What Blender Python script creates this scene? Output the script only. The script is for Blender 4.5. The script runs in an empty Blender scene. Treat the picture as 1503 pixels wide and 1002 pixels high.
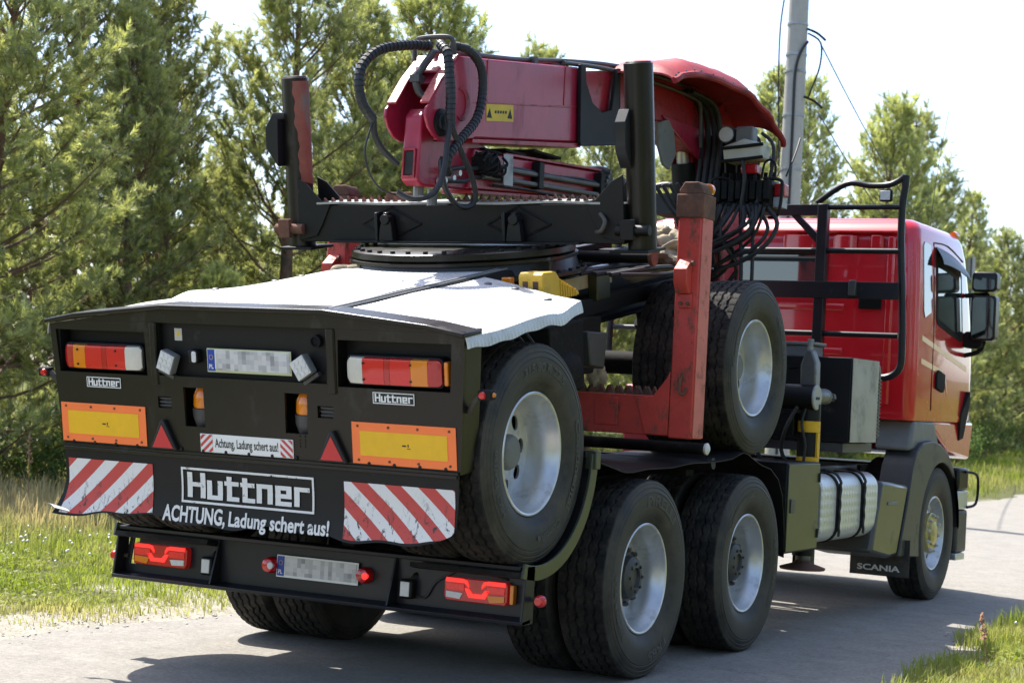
import bpy, bmesh, math, random
import numpy as np
from mathutils import Vector, Matrix
R = math.radians
random.seed(7)
rng = np.random.default_rng(11)
scene = bpy.context.scene
C = scene.collection

# ------------------------------------------------------------------ camera
cam = bpy.data.cameras.new('camera')
cam.sensor_width = 36.0
cam.lens = 65.0
cam.clip_start = 0.1
cam.clip_end = 900
cam.dof.use_dof = True
cam.dof.focus_distance = 10.2
cam.dof.aperture_fstop = 5.0
camo = bpy.data.objects.new('camera', cam)
C.objects.link(camo)
scene.camera = camo
def cam_axes(yaw, pitch, roll):
    f = Vector((math.sin(yaw)*math.cos(pitch), math.cos(yaw)*math.cos(pitch), math.sin(pitch)))
    r = Vector((math.cos(yaw), -math.sin(yaw), 0))
    u = r.cross(f)
    c, s = math.cos(roll), math.sin(roll)
    return c*r + s*u, -s*r + c*u, f
_r, _u, _f = cam_axes(R(-28.7453), R(1.5210), R(2.9954))
camo.matrix_world = Matrix(((_r.x, _u.x, -_f.x, 5.3535), (_r.y, _u.y, -_f.y, -9.1521),
                            (_r.z, _u.z, -_f.z, 1.5046), (0, 0, 0, 1)))

# ------------------------------------------------------------------ sky and sun
SX, SY = 0.55, -0.20            # shadow drift per metre of height
to_sun = Vector((-SX, -SY, 1)).normalized()
elev = math.asin(to_sun.z)
world = bpy.data.worlds.new('World')
scene.world = world
world.use_nodes = True
wn = world.node_tree
bg = wn.nodes['Background']
sky = wn.nodes.new('ShaderNodeTexSky')
sky.sky_type = 'NISHITA'
sky.sun_disc = False
sky.sun_elevation = elev
sky.sun_rotation = math.atan2(to_sun.x, to_sun.y)
sky.air_density = 0.75
sky.dust_density = 1.4
sky.ozone_density = 0.4
wn.links.new(sky.outputs[0], bg.inputs[0])
bg.inputs[1].default_value = 0.14
sun = bpy.data.lights.new('sun', 'SUN')
sun.energy = 3.45
sun.angle = R(0.55)
sun.color = (1.0, 0.955, 0.88)
suno = bpy.data.objects.new('sun', sun)
C.objects.link(suno)
suno.rotation_euler = to_sun.to_track_quat('Z', 'Y').to_euler()
scene.view_settings.view_transform = 'Standard'
scene.view_settings.look = 'None'
scene.view_settings.gamma = 1
scene.view_settings.use_curve_mapping = False
scene.view_settings.exposure = 1.46
scene.render.engine = 'CYCLES'
scene.cycles.max_bounces = 8
scene.cycles.transparent_max_bounces = 12

# ------------------------------------------------------------------ materials
MATS = {}
def nodes_of(name):
    m = bpy.data.materials.new(name)
    m.use_nodes = True
    nt = m.node_tree
    return m, nt, nt.nodes['Principled BSDF']
def add(nt, t, **kw):
    n = nt.nodes.new(t)
    for k, v in kw.items():
        setattr(n, k, v)
    return n
def mixrgb(nt, fac, a, b, mode='MIX'):
    n = nt.nodes.new('ShaderNodeMix')
    n.data_type = 'RGBA'
    n.blend_type = mode
    for sock, v in ((n.inputs[0], fac), (n.inputs[6], a), (n.inputs[7], b)):
        if isinstance(v, bpy.types.NodeSocket):
            nt.links.new(v, sock)
        else:
            sock.default_value = v if not isinstance(v, tuple) else (*v, 1)[:4]
    return n.outputs[2]
def noise(nt, scale, detail=4, rough=.6, coord='Object', stretch=None, dist=0):
    tc = add(nt, 'ShaderNodeTexCoord')
    src = tc.outputs[coord]
    if stretch:
        mp = add(nt, 'ShaderNodeMapping')
        mp.inputs['Scale'].default_value = stretch
        nt.links.new(src, mp.inputs[0])
        src = mp.outputs[0]
    n = add(nt, 'ShaderNodeTexNoise')
    n.inputs['Scale'].default_value = scale
    n.inputs['Detail'].default_value = detail
    n.inputs['Roughness'].default_value = rough
    n.inputs['Distortion'].default_value = dist
    nt.links.new(src, n.inputs['Vector'])
    return n.outputs['Fac']
def ramp(nt, fac, a, b, ca=(0, 0, 0), cb=(1, 1, 1)):
    n = add(nt, 'ShaderNodeValToRGB')
    n.color_ramp.elements[0].position = a
    n.color_ramp.elements[0].color = (*ca, 1)
    n.color_ramp.elements[1].position = b
    n.color_ramp.elements[1].color = (*cb, 1)
    nt.links.new(fac, n.inputs[0])
    return n.outputs[0]
def bump(nt, h, strength, dist, b):
    n = add(nt, 'ShaderNodeBump')
    n.inputs['Strength'].default_value = strength
    n.inputs['Distance'].default_value = dist
    nt.links.new(h, n.inputs['Height'])
    nt.links.new(n.outputs[0], b.inputs['Normal'])
def mat(name, col, rough=.5, metal=0, coat=0, var=.12, vscale=6, dirt=None, dirt_at=(.52, .7), dscale=5,
        dstretch=None, bmp=0, bscale=40, emit=None, estr=0, spec=.5, coat_rough=.08):
    m, nt, b = nodes_of(name)
    b.inputs['Metallic'].default_value = metal
    b.inputs['Coat Weight'].default_value = coat
    b.inputs['Coat Roughness'].default_value = coat_rough
    b.inputs['Specular IOR Level'].default_value = spec
    n1 = noise(nt, vscale, 6, .65)
    dark = tuple(c*(1-var) for c in col)
    lite = tuple(min(1, c*(1+var)) for c in col)
    c = ramp(nt, n1, .3, .7, dark, lite)
    if dirt:
        n2 = noise(nt, dscale, 8, .72, stretch=dstretch)
        f = ramp(nt, n2, dirt_at[0], dirt_at[1])
        c = mixrgb(nt, f, c, dirt)
        rr = add(nt, 'ShaderNodeMapRange')
        rr.inputs['To Min'].default_value = rough
        rr.inputs['To Max'].default_value = .85
        nt.links.new(f, rr.inputs['Value'])
        nt.links.new(rr.outputs[0], b.inputs['Roughness'])
    else:
        rr = add(nt, 'ShaderNodeMapRange')
        rr.inputs['To Min'].default_value = max(.02, rough*.85)
        rr.inputs['To Max'].default_value = min(1, rough*1.2)
        nt.links.new(n1, rr.inputs['Value'])
        nt.links.new(rr.outputs[0], b.inputs['Roughness'])
    nt.links.new(c, b.inputs['Base Color'])
    if bmp:
        bump(nt, noise(nt, bscale, 6, .7), bmp, .01, b)
    if emit:
        b.inputs['Emission Color'].default_value = (*emit, 1)
        b.inputs['Emission Strength'].default_value = estr
    MATS[name] = m
    return m
mat('black_paint', (.010, .0082, .006), .36, coat=.18, spec=.3, dirt=(.055, .048, .038), dirt_at=(.56, .84), dscale=7, dstretch=(1, 1, .5), coat_rough=.2)
mat('black_satin', (.007, .007, .0072), .5, spec=.28, dirt=(.07, .06, .05), dirt_at=(.6, .85), dscale=9)
mat('black_matte', (.009, .009, .009), .8, spec=.25, bmp=.2, dirt=(.05, .045, .038), dirt_at=(.5, .8))
mat('blue_black', (.011, .0115, .014), .42, coat=.12, spec=.3, dirt=(.07, .065, .055), dirt_at=(.62, .85))
mat('rubber', (.013, .013, .0120), .55, spec=.5, bmp=.15, bscale=90, dirt=(.082, .071, .052), dirt_at=(.40, .70), dscale=5)
mat('tread_rubber', (.013, .0125, .012), .85, spec=.3, bmp=.25, bscale=60, dirt=(.07, .06, .048), dirt_at=(.42, .75), dscale=9)
mat('tyre_mark', (.060, .058, .052), .6)
mat('crane_red', (.36, .015, .046), .38, coat=.3, dirt=(.13, .022, .032), dirt_at=(.54, .80), dscale=5, dstretch=(1, 1, .25), coat_rough=.22)
mat('crane_red_deep', (.34, .011, .024), .42, coat=.25, dirt=(.06, .02, .018), dirt_at=(.5, .74), dscale=9, coat_rough=.2)
mat('cab_red', (.66, .011, .020), .25, coat=1.0, var=.05, dirt=(.25, .03, .03), dirt_at=(.62, .9), dscale=3, coat_rough=.05)
mat('post_red', (.57, .056, .040), .5, dirt=(.16, .065, .04), dirt_at=(.53, .64), dscale=11, dstretch=(1, 1, .55), bmp=.25, bscale=30)
mat('post_salmon', (.62, .16, .12), .6, dirt=(.22, .09, .05), dirt_at=(.54, .7), dscale=10, bmp=.2, bscale=30)  # lighter salmon tone for the outer face of the stanchions
mat('rust', (.16, .07, .04), .85, var=.35, vscale=14, dirt=(.07, .04, .03), dirt_at=(.45, .65), bmp=.4, bscale=50)
mat('rust_face', (.20, .07, .045), .75, var=.2, vscale=9, dirt=(.13, .14, .11), dirt_at=(.58, .66), dscale=4, dstretch=(1, 1, .35), bmp=.3)
mat('cover_red', (.30, .014, .018), .6, var=.2, dirt=(.13, .025, .025), dirt_at=(.48, .75), bmp=.35, bscale=12)
mat('cover_glow', (.60, .08, .03), .65)  # orange stands in for light glowing through the hood cloth
mat('silver', (.64, .645, .65), .33, metal=.65, dirt=(.22, .20, .165), dirt_at=(.55, .85), dscale=6)
mat('steel', (.16, .16, .155), .42, metal=.6, dirt=(.08, .07, .06), dirt_at=(.5, .8))
mat('pipe', (.07, .068, .064), .45, metal=.3, dirt=(.12, .1, .08))
mat('plate_edge', (.50, .52, .30), .5)
mat('galv', (.36, .37, .365), .45, metal=.5, dirt=(.2, .2, .18))
mat('pale_grey', (.36, .345, .31), .42, metal=.2, dirt=(.2, .19, .15), dirt_at=(.5, .8), dscale=4)
mat('arch_grey', (.032, .032, .032), .42, dirt=(.07, .065, .052), dirt_at=(.55, .8))
mat('fairing', (.050, .049, .043), .32, coat=.35, dirt=(.06, .055, .045), dirt_at=(.58, .85), coat_rough=.15)
mat('dark_grey', (.05, .05, .051), .45, dirt=(.1, .095, .08), dirt_at=(.55, .8))
mat('mid_grey', (.17, .17, .165), .5, dirt=(.1, .095, .08), dirt_at=(.55, .8))
mat('olive_reflect', (.042, .050, .031), .33, coat=.3, dirt=(.05, .05, .035), dirt_at=(.6, .85), coat_rough=.2)  # green mirrored from the surroundings, put into a dark base colour
mat('fluor_orange', (.95, .20, .045), .5, var=.03)
mat('refl_yellow', (.80, .45, .01), .45, var=.05, vscale=20)
mat('sign_white', (.74, .74, .70), .5, var=.04, dirt=(.25, .24, .22), dirt_at=(.66, .74), dscale=12)
mat('sign_red', (.55, .03, .03), .5, var=.08)
mat('black_ink', (.008, .008, .008), .6)
mat('logo_white', (.66, .66, .63), .55, var=.06, dirt=(.05, .05, .05), dirt_at=(.6, .64), dscale=26)
mat('lens_red', (.42, .008, .012), .18, coat=.6, var=.1, vscale=60)
mat('lens_redder', (.62, .012, .015), .15, coat=.6, var=.05)
mat('lens_orange', (.70, .20, .008), .18, coat=.6, var=.05)
mat('lens_white', (.58, .55, .47), .25, coat=.5, var=.1)
mat('led_white', (.60, .60, .58), .3, coat=.3, var=.1, vscale=40)
mat('led_red', (.6, .02, .02), .3, emit=(1, .03, .02), estr=.42)
mat('brake_red', (.5, .012, .012), .25, coat=.4, var=.3, vscale=90, emit=(1, .03, .02), estr=.08)
mat('led_dark', (.30, .008, .01), .2, coat=.5, var=.25, vscale=70, emit=(1, .03, .02), estr=.03)
mat('eu_blue', (.01, .05, .32), .45)
mat('yellow_tape', (.75, .42, .01), .5, dirt=(.2, .13, .03), dirt_at=(.56, .7))
mat('chock_yellow', (.68, .40, .03), .5, dirt=(.25, .18, .06), dirt_at=(.55, .75))
mat('label_yellow', (.72, .50, .04), .55, dirt=(.2, .15, .05), dirt_at=(.6, .7), dscale=25)
mat('canvas', (.36, .30, .20), .9, var=.3, vscale=14, bmp=.6, bscale=30)
mat('cream', (.52, .50, .42), .6, dirt=(.25, .23, .18))
mat('concrete', (.42, .40, .36), .85, var=.1, vscale=5, bmp=.15, bscale=30, dirt=(.3, .28, .25), dirt_at=(.5, .8))
mat('dusty_tread', (.03, .027, .022), .9)
mat('fuel_alu', (.66, .66, .64), .34, metal=.55, var=.06)
mat('visor', (.012, .012, .013), .35, spec=.3)
mat('hose', (.016, .016, .017), .55, var=.2, dirt=(.05, .048, .042), dirt_at=(.5, .8), dscale=20)
mat('pin_stripe', (.72, .32, .06), .4, coat=.8)
mat('hub_gold', (.50, .43, .18), .35, metal=.6, dirt=(.25, .2, .1))
mat('mirror_glass', (.10, .11, .11), .06, metal=1)
m, nt, b = nodes_of('glass_dark')
b.inputs['Base Color'].default_value = (.03, .04, .04, 1)
b.inputs['Roughness'].default_value = .04
b.inputs['Coat Weight'].default_value = 1
b.inputs['Specular IOR Level'].default_value = 1
MATS['glass_dark'] = m
m, nt, b = nodes_of('glass_clear')
b.inputs['Base Color'].default_value = (.75, .82, .80, 1)
b.inputs['Roughness'].default_value = .02
b.inputs['Transmission Weight'].default_value = .9
b.inputs['IOR'].default_value = 1.1
MATS['glass_clear'] = m

def checker_plate():
    m, nt, b = nodes_of('checker_alu')
    b.inputs['Metallic'].default_value = .25
    b.inputs['Roughness'].default_value = .42
    n = noise(nt, 4, 6, .7)
    c = ramp(nt, n, .3, .75, (.66, .66, .65), (.46, .455, .44))
    c = mixrgb(nt, ramp(nt, noise(nt, 2.2, 9, .75, stretch=(1, 2.2, 1)), .56, .70), c, (.26, .25, .23))
    nt.links.new(c, b.inputs['Base Color'])
    tc = add(nt, 'ShaderNodeTexCoord')
    hs = []
    for ang in (45, -45):
        mp = add(nt, 'ShaderNodeMapping')
        mp.inputs['Rotation'].default_value = (0, 0, R(ang))
        nt.links.new(tc.outputs['Object'], mp.inputs[0])
        w = add(nt, 'ShaderNodeTexWave')
        w.inputs['Scale'].default_value = 14
        nt.links.new(mp.outputs[0], w.inputs[0])
        hs.append(w.outputs['Fac'])
    mx = add(nt, 'ShaderNodeMath', operation='MULTIPLY')
    nt.links.new(hs[0], mx.inputs[0]); nt.links.new(hs[1], mx.inputs[1])
    bump(nt, mx.outputs[0], .5, .006, b)
    MATS['checker_alu'] = m
checker_plate()
def quilt():
    m, nt, b = nodes_of('quilted_alu')
    b.inputs['Metallic'].default_value = .45
    b.inputs['Roughness'].default_value = .38
    b.inputs['Base Color'].default_value = (.70, .70, .68, 1)
    tc = add(nt, 'ShaderNodeTexCoord')
    hs = []
    for d in ('Y', 'Z'):
        w = add(nt, 'ShaderNodeTexWave', bands_direction=d)
        w.inputs['Scale'].default_value = 5.4
        nt.links.new(tc.outputs['Object'], w.inputs[0])
        hs.append(w.outputs['Fac'])
    mx = add(nt, 'ShaderNodeMath', operation='MULTIPLY')
    nt.links.new(hs[0], mx.inputs[0]); nt.links.new(hs[1], mx.inputs[1])
    bump(nt, mx.outputs[0], .28, .012, b)
    MATS['quilted_alu'] = m
quilt()
def stripes(name, sgn, period, off, red=(.50, .055, .045), white=(.68, .67, .64), wear=.5):
    """red and white diagonal warning print with scratches"""
    m, nt, b = nodes_of(name)
    b.inputs['Roughness'].default_value = .55
    tc = add(nt, 'ShaderNodeTexCoord')
    sp = add(nt, 'ShaderNodeSeparateXYZ')
    nt.links.new(tc.outputs['Object'], sp.inputs[0])
    s = add(nt, 'ShaderNodeMath', operation='MULTIPLY_ADD')
    nt.links.new(sp.outputs['Z'], s.inputs[0]); s.inputs[1].default_value = sgn*1.15
    nt.links.new(sp.outputs['X'], s.inputs[2])
    d = add(nt, 'ShaderNodeMath', operation='MULTIPLY_ADD')
    nt.links.new(s.outputs[0], d.inputs[0]); d.inputs[1].default_value = 1/period; d.inputs[2].default_value = off+50
    fr = add(nt, 'ShaderNodeMath', operation='FRACT')
    nt.links.new(d.outputs[0], fr.inputs[0])
    g = add(nt, 'ShaderNodeMath', operation='GREATER_THAN')
    nt.links.new(fr.outputs[0], g.inputs[0]); g.inputs[1].default_value = .5
    c = mixrgb(nt, g.outputs[0], red, white)
    n2 = noise(nt, 22, 10, .75, stretch=(1, 1, .45), dist=1.5)
    f = ramp(nt, n2, .555, .60)
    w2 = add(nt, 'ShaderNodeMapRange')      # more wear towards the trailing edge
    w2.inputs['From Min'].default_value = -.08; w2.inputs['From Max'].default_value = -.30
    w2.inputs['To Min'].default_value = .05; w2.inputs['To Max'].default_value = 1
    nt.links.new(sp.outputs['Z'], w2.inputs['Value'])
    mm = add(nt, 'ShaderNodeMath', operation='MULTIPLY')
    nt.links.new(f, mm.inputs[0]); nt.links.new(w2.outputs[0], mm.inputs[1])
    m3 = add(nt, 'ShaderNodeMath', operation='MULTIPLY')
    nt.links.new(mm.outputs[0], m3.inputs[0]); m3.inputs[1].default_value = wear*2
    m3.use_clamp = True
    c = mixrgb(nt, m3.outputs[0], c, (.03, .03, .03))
    nt.links.new(c, b.inputs['Base Color'])
    MATS[name] = m
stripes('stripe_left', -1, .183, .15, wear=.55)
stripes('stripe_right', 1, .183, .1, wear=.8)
stripes('stripe_small_l', -1, .042, 0, wear=0)
stripes('stripe_small_r', 1, .042, 0, wear=0)
def plate_mat():
    m, nt, b = nodes_of('plate_face')
    b.inputs['Roughness'].default_value = .5
    tc = add(nt, 'ShaderNodeTexCoord')
    mp = add(nt, 'ShaderNodeMapping')
    mp.inputs['Scale'].default_value = (42, 42, 42)
    nt.links.new(tc.outputs['Object'], mp.inputs[0])
    fl = add(nt, 'ShaderNodeVectorMath', operation='FLOOR')
    nt.links.new(mp.outputs[0], fl.inputs[0])
    wn_ = add(nt, 'ShaderNodeTexNoise')
    wn_.inputs['Scale'].default_value = .43
    nt.links.new(fl.outputs[0], wn_.inputs[0])
    c = ramp(nt, wn_.outputs['Fac'], .36, .56, (.26, .26, .26), (.58, .57, .55))
    nt.links.new(c, b.inputs['Base Color'])
    MATS['plate_face'] = m
plate_mat()

# ------------------------------------------------------------------ mesh helpers
class MB:
    def __init__(s):
        s.v = []; s.f = []; s.mi = []; s.cur = 0
    def face(s, *ids):
        s.f.append(ids); s.mi.append(s.cur)
    def addv(s, p):
        s.v.append(tuple(p)); return len(s.v)-1
    def poly(s, pts):
        ids = [s.addv(p) for p in pts]; s.face(*ids); return ids
    def box(s, x0, x1, y0, y1, z0, z1):
        b = [s.addv(p) for p in ((x0,y0,z0),(x1,y0,z0),(x1,y1,z0),(x0,y1,z0),(x0,y0,z1),(x1,y0,z1),(x1,y1,z1),(x0,y1,z1))]
        for q in ((0,3,2,1),(4,5,6,7),(0,1,5,4),(1,2,6,5),(2,3,7,6),(3,0,4,7)):
            s.face(*[b[i] for i in q])
        return s
    def prism(s, pts, ax, a, b):
        """polygon in the plane across axis ax, swept from a to b; pts (y,z), (x,z) or (x,y)"""
        def mk(p, t):
            return (t, p[0], p[1]) if ax == 'x' else (p[0], t, p[1]) if ax == 'y' else (p[0], p[1], t)
        n = len(pts)
        A = [s.addv(mk(p, a)) for p in pts]; B = [s.addv(mk(p, b)) for p in pts]
        s.face(*A[::-1]); s.face(*B)
        for i in range(n):
            j = (i+1) % n
            s.face(A[i], A[j], B[j], B[i])
        return s
    def tube(s, path, r, n=8, sub=4, cap=True):
        P = [Vector(p) for p in path]
        if sub > 1 and len(P) > 2:
            Q = []
            for i in range(len(P)-1):
                p0 = P[max(i-1, 0)]; p1 = P[i]; p2 = P[i+1]; p3 = P[min(i+2, len(P)-1)]
                for k in range(sub):
                    t = k/sub
                    Q.append(.5*((2*p1)+(p2-p0)*t+(2*p0-5*p1+4*p2-p3)*t*t+(3*p1-p0-3*p2+p3)*t**3))
            Q.append(P[-1]); P = Q
        rr = r if callable(r) else (lambda t: r)
        up = None; rings = []
        for i, p in enumerate(P):
            d = (P[min(i+1, len(P)-1)]-P[max(i-1, 0)]).normalized()
            if up is None:
                up = d.orthogonal().normalized()
            up = (up - d*up.dot(d))
            up = up.normalized() if up.length > 1e-6 else d.orthogonal().normalized()
            sd = d.cross(up)
            ra = rr(i/max(1, len(P)-1))
            rings.append([s.addv(p + ra*(math.cos(2*math.pi*k/n)*up + math.sin(2*math.pi*k/n)*sd)) for k in range(n)])
        for a, b in zip(rings, rings[1:]):
            for k in range(n):
                s.face(a[k], a[(k+1) % n], b[(k+1) % n], b[k])
        if cap:
            s.face(*rings[0][::-1]); s.face(*rings[-1])
        return s
    def cyl(s, p0, p1, r, n=16):
        return s.tube([p0, p1], r, n, 1)
    def lathe(s, prof, c=(0, 0, 0), ax='x', n=32, closed=False):
        """prof: (radius, position along axis)"""
        rings = []
        for (r, a) in prof:
            ring = []
            for k in range(n):
                t = 2*math.pi*k/n
                q = (a, r*math.cos(t), r*math.sin(t)) if ax == 'x' else (r*math.cos(t), r*math.sin(t), a) if ax == 'z' else (r*math.sin(t), a, r*math.cos(t))
                ring.append(s.addv((q[0]+c[0], q[1]+c[1], q[2]+c[2])))
            rings.append(ring)
        pr = list(zip(rings, rings[1:]))
        if closed:
            pr.append((rings[-1], rings[0]))
        for a, b in pr:
            for k in range(n):
                s.face(a[k], a[(k+1) % n], b[(k+1) % n], b[k])
        if not closed:
            if prof[0][0] > 1e-5: s.face(*rings[0][::-1])
            if prof[-1][0] > 1e-5: s.face(*rings[-1])
        return s
    def sheet(s, fn, us, vs, th=None):
        """surface fn(u,v) over grids us, vs; th = offset vector for thickness"""
        g = [[s.addv(fn(u, v)) for v in vs] for u in us]
        nu, nv = len(us), len(vs)
        for i in range(nu-1):
            for j in range(nv-1):
                s.face(g[i][j], g[i+1][j], g[i+1][j+1], g[i][j+1])
        if th:
            h = [[s.addv(tuple(a+b for a, b in zip(s.v[g[i][j]], th))) for j in range(nv)] for i in range(nu)]
            for i in range(nu-1):
                for j in range(nv-1):
                    s.face(h[i][j], h[i][j+1], h[i+1][j+1], h[i+1][j])
            for i in range(nu-1):
                s.face(g[i][0], h[i][0], h[i+1][0], g[i+1][0]); s.face(g[i][-1], g[i+1][-1], h[i+1][-1], h[i][-1])
            for j in range(nv-1):
                s.face(g[0][j], g[0][j+1], h[0][j+1], h[0][j]); s.face(g[-1][j], h[-1][j], h[-1][j+1], g[-1][j+1])
        return s
    def plate(s, xs, zs, hole, y0, y1, tx=lambda x, z: x):
        """grid plate in xz between y0 and y1 with cells left out where hole(xc, zc)"""
        cells = {}
        for i in range(len(xs)-1):
            for j in range(len(zs)-1):
                if not hole((xs[i]+xs[i+1])/2, (zs[j]+zs[j+1])/2):
                    cells[i, j] = 1
        def q(i, j, y):
            return s.addv((tx(xs[i], zs[j]), y, zs[j]))
        for (i, j) in cells:
            a = [q(i, j, y0), q(i+1, j, y0), q(i+1, j+1, y0), q(i, j+1, y0)]
            b = [q(i, j, y1), q(i+1, j, y1), q(i+1, j+1, y1), q(i, j+1, y1)]
            s.face(*a); s.face(*b[::-1])
            for (di, dj, e0, e1) in ((0,-1,0,1), (1,0,1,2), (0,1,2,3), (-1,0,3,0)):
                if (i+di, j+dj) not in cells:
                    s.face(a[e1], a[e0], b[e0], b[e1])
        return s
def linsp(a, b, n):
    return [a+(b-a)*i/(n-1) for i in range(n)]
def make_mesh(name, mb, mats, smooth=35, fix=True):
    me = bpy.data.meshes.new(name)
    me.from_pydata(mb.v, [], mb.f)
    if not isinstance(mats, (list, tuple)):
        mats = [mats]
    for mm in mats:
        me.materials.append(MATS[mm])
    if len(mats) > 1:
        me.polygons.foreach_set('material_index', mb.mi)
    if fix:
        bm = bmesh.new(); bm.from_mesh(me)
        bmesh.ops.remove_doubles(bm, verts=bm.verts, dist=1e-5)
        bmesh.ops.recalc_face_normals(bm, faces=bm.faces)
        bm.to_mesh(me); bm.free()
    if smooth:
        me.polygons.foreach_set('use_smooth', [True]*len(me.polygons))
        me.set_sharp_from_angle(angle=R(smooth))
    me.update()
    return me
def obj(name, mb, mats, parent=None, bevel=0, smooth=35, loc=None, rot=None, seg=2):
    me = mb if isinstance(mb, bpy.types.Mesh) else make_mesh(name, mb, mats, smooth)
    o = bpy.data.objects.new(name, me)
    C.objects.link(o)
    if parent: o.parent = parent
    if loc: o.location = loc
    if rot: o.rotation_euler = rot
    if bevel:
        bv = o.modifiers.new('bevel', 'BEVEL')
        bv.width = bevel; bv.segments = seg; bv.limit_method = 'ANGLE'; bv.angle_limit = R(40)
        bv.harden_normals = False
    return o
def thing(name, label, cat, loc=(0, 0, 0), group=None):
    o = bpy.data.objects.new(name, None)
    o.empty_display_size = .2
    C.objects.link(o); o.location = loc
    return tag(o, label, cat, group)
def tag(o, label=None, cat=None, group=None, kind=None):
    if label: o['label'] = label
    if cat: o['category'] = cat
    if group: o['group'] = group
    if kind: o['kind'] = kind
    return o
def text2d(s, h, w=None, bold=0.0, shear=0.0):
    """flat mesh of a string: verts centred on 0, cap height h, optional total width w"""
    cu = bpy.data.curves.new('t', 'FONT')
    cu.body = s; cu.size = 1; cu.offset = bold; cu.shear = shear
    cu.resolution_u = 3
    o = bpy.data.objects.new('t', cu)
    C.objects.link(o)
    dg = bpy.context.evaluated_depsgraph_get()
    me = bpy.data.meshes.new_from_object(o.evaluated_get(dg))
    co = np.array([v.co[:2] for v in me.vertices])
    fs = [tuple(p.vertices) for p in me.polygons]
    bpy.data.objects.remove(o); bpy.data.curves.remove(cu); bpy.data.meshes.remove(me)
    lo, hi = co.min(0), co.max(0)
    cap = .73
    k = h/cap
    co[:, 1] = (co[:, 1]) * k
    co[:, 0] = (co[:, 0]-(lo[0]+hi[0])/2) * (w/(hi[0]-lo[0]) if w else k)
    return co, fs
def put_text(mb, tx, fn):
    co, fs = tx
    base = len(mb.v)
    for (a, b) in co:
        mb.v.append(tuple(fn(a, b)))
    for f in fs:
        mb.face(*[base+i for i in f])
# squared logo letters drawn as thick bars in a 1-unit cell
LOGO = {
    'H': (.8, [((0, 0), (0, 1.3)), ((.62, 0), (.62, 1.3)), ((0, .68), (.62, .68))]),
    'u': (.72, [((0, .95), (0, 0)), ((0, .08), (.5, .08)), ((.5, .95), (.5, 0))]),
    't': (.6, [((.08, 1.22), (.08, 0)), ((.08, .08), (.42, .08)), ((-.03, .86), (.40, .86))]),
    'n': (.72, [((0, 0), (0, .95)), ((0, .87), (.5, .87)), ((.5, .95), (.5, 0))]),
    'e': (.72, [((0, .95), (0, 0)), ((0, .08), (.5, .08)), ((0, .87), (.5, .87)), ((.5, .95), (.5, .42)), ((0, .46), (.5, .46))]),
    'r': (.6, [((0, 0), (0, .95)), ((0, .87), (.46, .87))]),
}
def logo_bars():
    """list of rectangles (x0,x1,z0,z1) for the framed logo, unit = x-height"""
    out = []; x = 0; t = .118
    for ch in 'Huttner':
        w, bars = LOGO[ch]
        for (a, b) in bars:
            if a[0] == b[0]:
                out.append((x+a[0]-t, x+a[0]+t, min(a[1], b[1]), max(a[1], b[1])))
            else:
                out.append((x+min(a[0], b[0])-t+.001, x+max(a[0], b[0])+t-.001, a[1]-t*.95, a[1]+t*.95))
        x += w+.13
    x -= .2
    return out, x
def put_logo(mb, x0, x1, z0, z1, fn, frame=.006, pad=.1):
    """framed squared lettering filling the rectangle; fn(x,z,layer) -> 3d"""
    bars, W = logo_bars()
    ix0, ix1 = x0+(x1-x0)*.05, x1-(x1-x0)*.04
    iz0, iz1 = z0+(z1-z0)*.16, z1-(z1-z0)*.13
    kx = (ix1-ix0)/(W+.1); kz = (iz1-iz0)/1.3
    for i, (a, b, c_, d) in enumerate(bars):
        X0, X1, Z0, Z1 = ix0+(a+.1)*kx, ix0+(b+.1)*kx, iz0+c_*kz, iz0+d*kz
        e = .0003*(i % 5)
        n = max(1, int((Z1-Z0)/.03))
        zs = linsp(Z0, Z1, n+1)
        for q in range(n):
            mb.poly([fn(X0, zs[q], e), fn(X1, zs[q], e), fn(X1, zs[q+1], e), fn(X0, zs[q+1], e)])
    for (a, b, c_, d) in ((x0, x1, z0, z0+frame), (x0, x1, z1-frame, z1), (x0, x0+frame, z0+frame, z1-frame), (x1-frame, x1, z0+frame, z1-frame)):
        n = max(1, int((d-c_)/.03)); zs = linsp(c_, d, n+1)
        for q in range(n):
            mb.poly([fn(a, zs[q], 0), fn(b, zs[q], 0), fn(b, zs[q+1], 0), fn(a, zs[q+1], 0)])
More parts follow.
